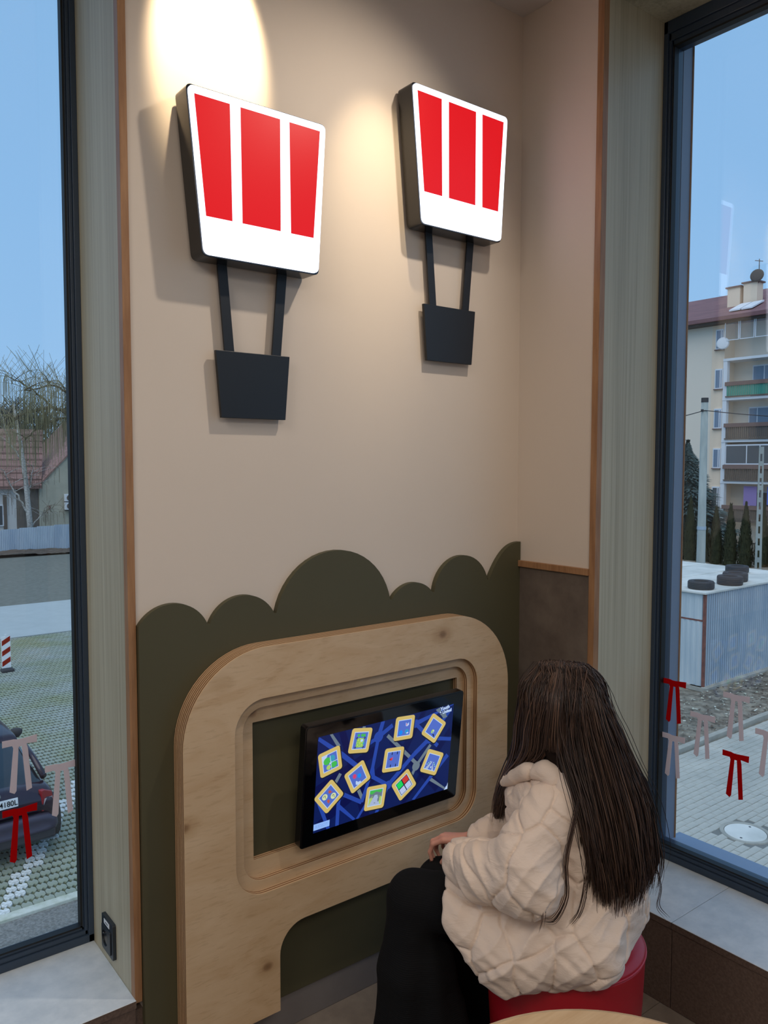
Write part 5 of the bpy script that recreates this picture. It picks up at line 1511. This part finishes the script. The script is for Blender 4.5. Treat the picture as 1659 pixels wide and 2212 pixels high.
# --- hair: a soft core with several thousand strands over it
G = dict(
 far=[(.00, -.03, 1.115), (-.06, -.06, 1.075), (-.095, -.07, .985), (-.13, -.08, .89), (-.16, -.09, .81), (-.18, -.09, .73), (-.185, -.09, .66), (-.175, -.09, .60)],
 g1=[(-.002, -.01, 1.115), (-.069, 0, 1.077), (-.106, 0, .985), (-.150, 0, .889), (-.186, 0, .815), (-.203, 0, .728), (-.210, 0, .662), (-.200, 0, .585)],
 g2=[(-.005, .015, 1.117), (-.060, .05, 1.076), (-.090, .075, .985), (-.120, .085, .89), (-.148, .10, .80), (-.165, .11, .72), (-.172, .115, .65), (-.160, .12, .572)],
 g3=[(.004, .03, 1.117), (-.025, .084, 1.052), (-.036, .100, .955), (-.060, .128, .872), (-.085, .150, .785), (-.102, .158, .705), (-.112, .152, .640), (-.112, .15, .580)],
 g4=[(.012, .02, 1.119), (.004, .083, 1.062), (.002, .097, .975), (-.010, .108, .925), (-.040, .136, .860), (-.068, .160, .770), (-.082, .158, .690), (-.085, .155, .605)],
 h1=[(.016, .02, 1.119), (.022, .083, 1.064), (.030, .096, .985), (.040, .080, .925), (.070, .060, .885), (.105, .020, .850), (.135, -.04, .800), (.160, -.09, .73)],
 h2=[(.020, .015, 1.119), (.056, .076, 1.064), (.072, .084, .985), (.080, .066, .925), (.100, .045, .880), (.125, .01, .840), (.155, -.05, .780), (.178, -.10, .69)],
 h3=[(.024, .008, 1.119), (.088, .050, 1.064), (.104, .040, .985), (.108, .034, .925), (.120, .012, .870), (.145, -.03, .815), (.175, -.08, .740), (.196, -.125, .640)],
 h4=[(.026, .0, 1.119), (.098, .016, 1.066), (.116, .004, .990), (.122, -.01, .925), (.134, -.03, .868), (.158, -.07, .800), (.188, -.11, .710), (.200, -.135, .610)],
 k1=[(.020, -.02, 1.117), (.075, -.060, 1.064), (.050, -.085, .985), (.070, -.09, .925), (.095, -.09, .87), (.130, -.11, .80), (.165, -.125, .72), (.185, -.14, .63)],
 k2=[(.005, -.03, 1.112), (.0, -.075, 1.06), (-.02, -.09, .985), (-.03, -.09, .925), (-.02, -.10, .87), (-.08, -.12, .80), (-.12, -.12, .72), (-.13, -.12, .63)])
def cr_spline(P, n=26):
    P = np.array(P, float); Q = np.vstack([2*P[0]-P[1], P, 2*P[-1]-P[-2]]); out = []
    m_ = len(P)-1
    for u in np.linspace(0, m_-1e-6, n):
        i = int(u); t = u-i; p0, p1, p2, p3 = Q[i], Q[i+1], Q[i+2], Q[i+3]
        out.append(.5*((2*p1)+(-p0+p2)*t+(2*p0-5*p1+4*p2-p3)*t*t+(-p0+3*p1-3*p2+p3)*t**3))
    return np.array(out)
GS = {k: cr_spline(v) for k, v in G.items()}
hc = Vol((-.27, -.18, .52), (.24, .20, 1.15), .006)
hc.ell(Hc+np.array(hm @ Vector((-.014, 0, .025))), (.096, .080, .088), .02, rot=hm)
hc.ell((-.015, 0, .985), (.084, .076, .10), .03)
for k, r0, r1 in (('g1', .035, .020), ('g2', .035, .018), ('far', .035, .018), ('g4', .022, .010), ('g3', .020, .012), ('k2', .03, .015)):
    P = GS[k]
    for i in range(3, len(P)-4, 2):
        t = i/len(P); c_ = P[i]+np.array([.03, -.32*P[i][1], -.012] if t < .5 else [.012, -.2*P[i][1], 0]); d_ = P[i+2]+np.array([.03, -.32*P[i+2][1], -.012] if t < .42 else [.012, -.2*P[i+2][1], 0])
        hc.cone(c_, d_, r0+(r1-r0)*t, r0+(r1-r0)*(t+.08), .03)
for k, r0, r1 in (('h1', .018, .010), ('h2', .020, .010), ('h3', .020, .012), ('h4', .02, .016), ('k1', .025, .016)):
    P = GS[k]
    for i in range(3, len(P)-3, 2):
        t = i/len(P); w_ = np.array([-.018, -.30*P[i][1] if P[i][1] > 0 else -.012, -.004])
        hc.cone(P[i]+w_, P[i+2]+w_, r0+(r1-r0)*t, r0+(r1-r0)*t, .02)
# keep the face free
hc.ell(hp(.105, 0, -.03), (.075, .058, .085), .012, 'sub', rot=hm)
Vk, Fk = hc.mesh(); Vk = smooth_mesh(Vk, Fk, 2); Nk = vnormals(Vk, Fk)
Vk = Vk+Nk*(vnoise(Vk*np.array([70, 70, 5]), 71)*.003-.008)[:, None]
np_obj('hair', Vk, Fk, M['hair_core'], ch)
rs = np.random.RandomState(77)
SV = []; SF = []; off = 0
def add_strand(P, r0, flat=1.0):
    global off
    n = len(P); T_ = np.gradient(P, axis=0); T_ /= np.linalg.norm(T_, axis=1)[:, None]+1e-9
    ref = np.array([.3, .9, .1]); A = np.cross(T_, ref); A /= np.linalg.norm(A, axis=1)[:, None]+1e-9; B = np.cross(T_, A)
    u = np.linspace(0, 1, n); r = (r0*np.minimum(1, (1-u)*4+.18))[:, None]
    ring = np.stack([P+A*r*flat, P-A*r*.5*flat+B*r*.6, P-A*r*.5*flat-B*r*.6], 1).reshape(-1, 3)
    SV.append(ring)
    i = np.arange(n-1)[:, None]*3; k = np.arange(3)[None]
    q = np.stack([i+k, i+(k+1) % 3, i+3+(k+1) % 3, i+3+k], -1).reshape(-1, 4)
    SF.append(q+off); off += n*3
def sheet(names, count, thick, rmin, rmax, jit, tip, cluster=0.0, out=(0, 0, 0)):
    Gs = np.array([GS[k] for k in names]); m_ = len(names)-1
    cl = rs.rand(60)*m_
    for c_ in range(count):
        u = rs.rand()*m_*.9999
        if cluster and rs.rand() < cluster: u = np.clip(cl[rs.randint(60)]+rs.randn()*.035, 0, m_-1e-4)
        i = int(u); t = u-i; P = Gs[i]*(1-t)+Gs[i+1]*t
        n = len(P); s = np.linspace(0, 1, n)[:, None]
        o = rs.randn(3)*jit; w1 = rs.rand()*6.28; f_ = rs.uniform(.6, 1.6)
        wave = np.stack([np.sin(s[:, 0]*6.28*f_+w1), np.cos(s[:, 0]*5*f_+w1*2), 0*s[:, 0]], 1)*jit*.8*s
        cen = np.array([.02, 0, 1.0]); inw = P-np.array([.02, 0, 0]); inw[:, 2] = np.where(P[:, 2] > .97, P[:, 2]-1.0, 0); inw /= np.linalg.norm(inw, axis=1)[:, None]+1e-6
        dpt = rs.rand()**1.5*thick
        Q = P+o*np.minimum(1, s*3)+rs.randn(3)*np.array([.016, .006, .001])*np.clip(1-s*4, 0, 1)+wave-inw*dpt*np.minimum(1, s*4+.15)+np.array(out)*s
        L_ = int(n*rs.uniform(1-tip, 1.0)); Q = Q[:max(8, L_)]
        add_strand(Q, rs.uniform(rmin, rmax), 1.4)
sheet(['far', 'g1', 'g2', 'g3', 'g4'], 3200, .022, .0006, .0015, .007, .20, .5)
sheet(['g1', 'g2', 'g3', 'g4'], 160, .0, .0005, .0009, .013, .18)
sheet(['g4', 'h1'], 330, .012, .0006, .0014, .003, .02) if False else None
sheet(['h1', 'h2', 'h3', 'h4'], 1300, .016, .0007, .0016, .005, .12, .3)
sheet(['k1', 'k2'], 300, .012, .0008, .0016, .006, .1)
sheet(['h4', 'k1'], 120, .012, .0008, .0016, .004, .1)
# cap strands that fill the crown between the two falls
for c_ in range(1800):
    t = rs.rand(); a = GS['g4'][:11]; b2 = GS['h1'][:11]
    P = a*(1-t)+b2*t+rs.randn(3)*.003
    add_strand(P+np.array([0, 1, 0])*rs.uniform(-.002, .009)*np.clip(np.arange(11)/3, 0, 1)[:, None], rs.uniform(.0008, .0016), 1.4)
# thin stray locks in front of the coat
for P, k in (([(-.03, .105, .93), (-.045, .135, .87), (-.036, .165, .80), (-.022, .185, .72), (-.026, .20, .65), (-.004, .215, .60), (.02, .225, .598)], 9),
             ([(.045, .12, .83), (.035, .185, .77), (.020, .235, .70), (.014, .262, .63), (.02, .255, .59)], 3),
             ([(-.04, .11, .93), (-.062, .14, .85), (-.068, .165, .77), (-.066, .175, .68), (-.055, .185, .61), (-.03, .19, .57)], 8),
             ([(-.21, -.0, .66), (-.225, .02, .61), (-.222, .03, .57), (-.245, .03, .545)], 3)):
    B_ = cr_spline(P, 22)
    for i in range(k):
        s = np.linspace(0, 1, 22)[:, None]
        add_strand(B_+rs.randn(3)*.0022+rs.randn(3)*.004*s, rs.uniform(.0006, .0011))
so_ = np_obj('hair_strands', np.concatenate(SV), np.concatenate(SF), M['hair'], ch); stuff(so_)
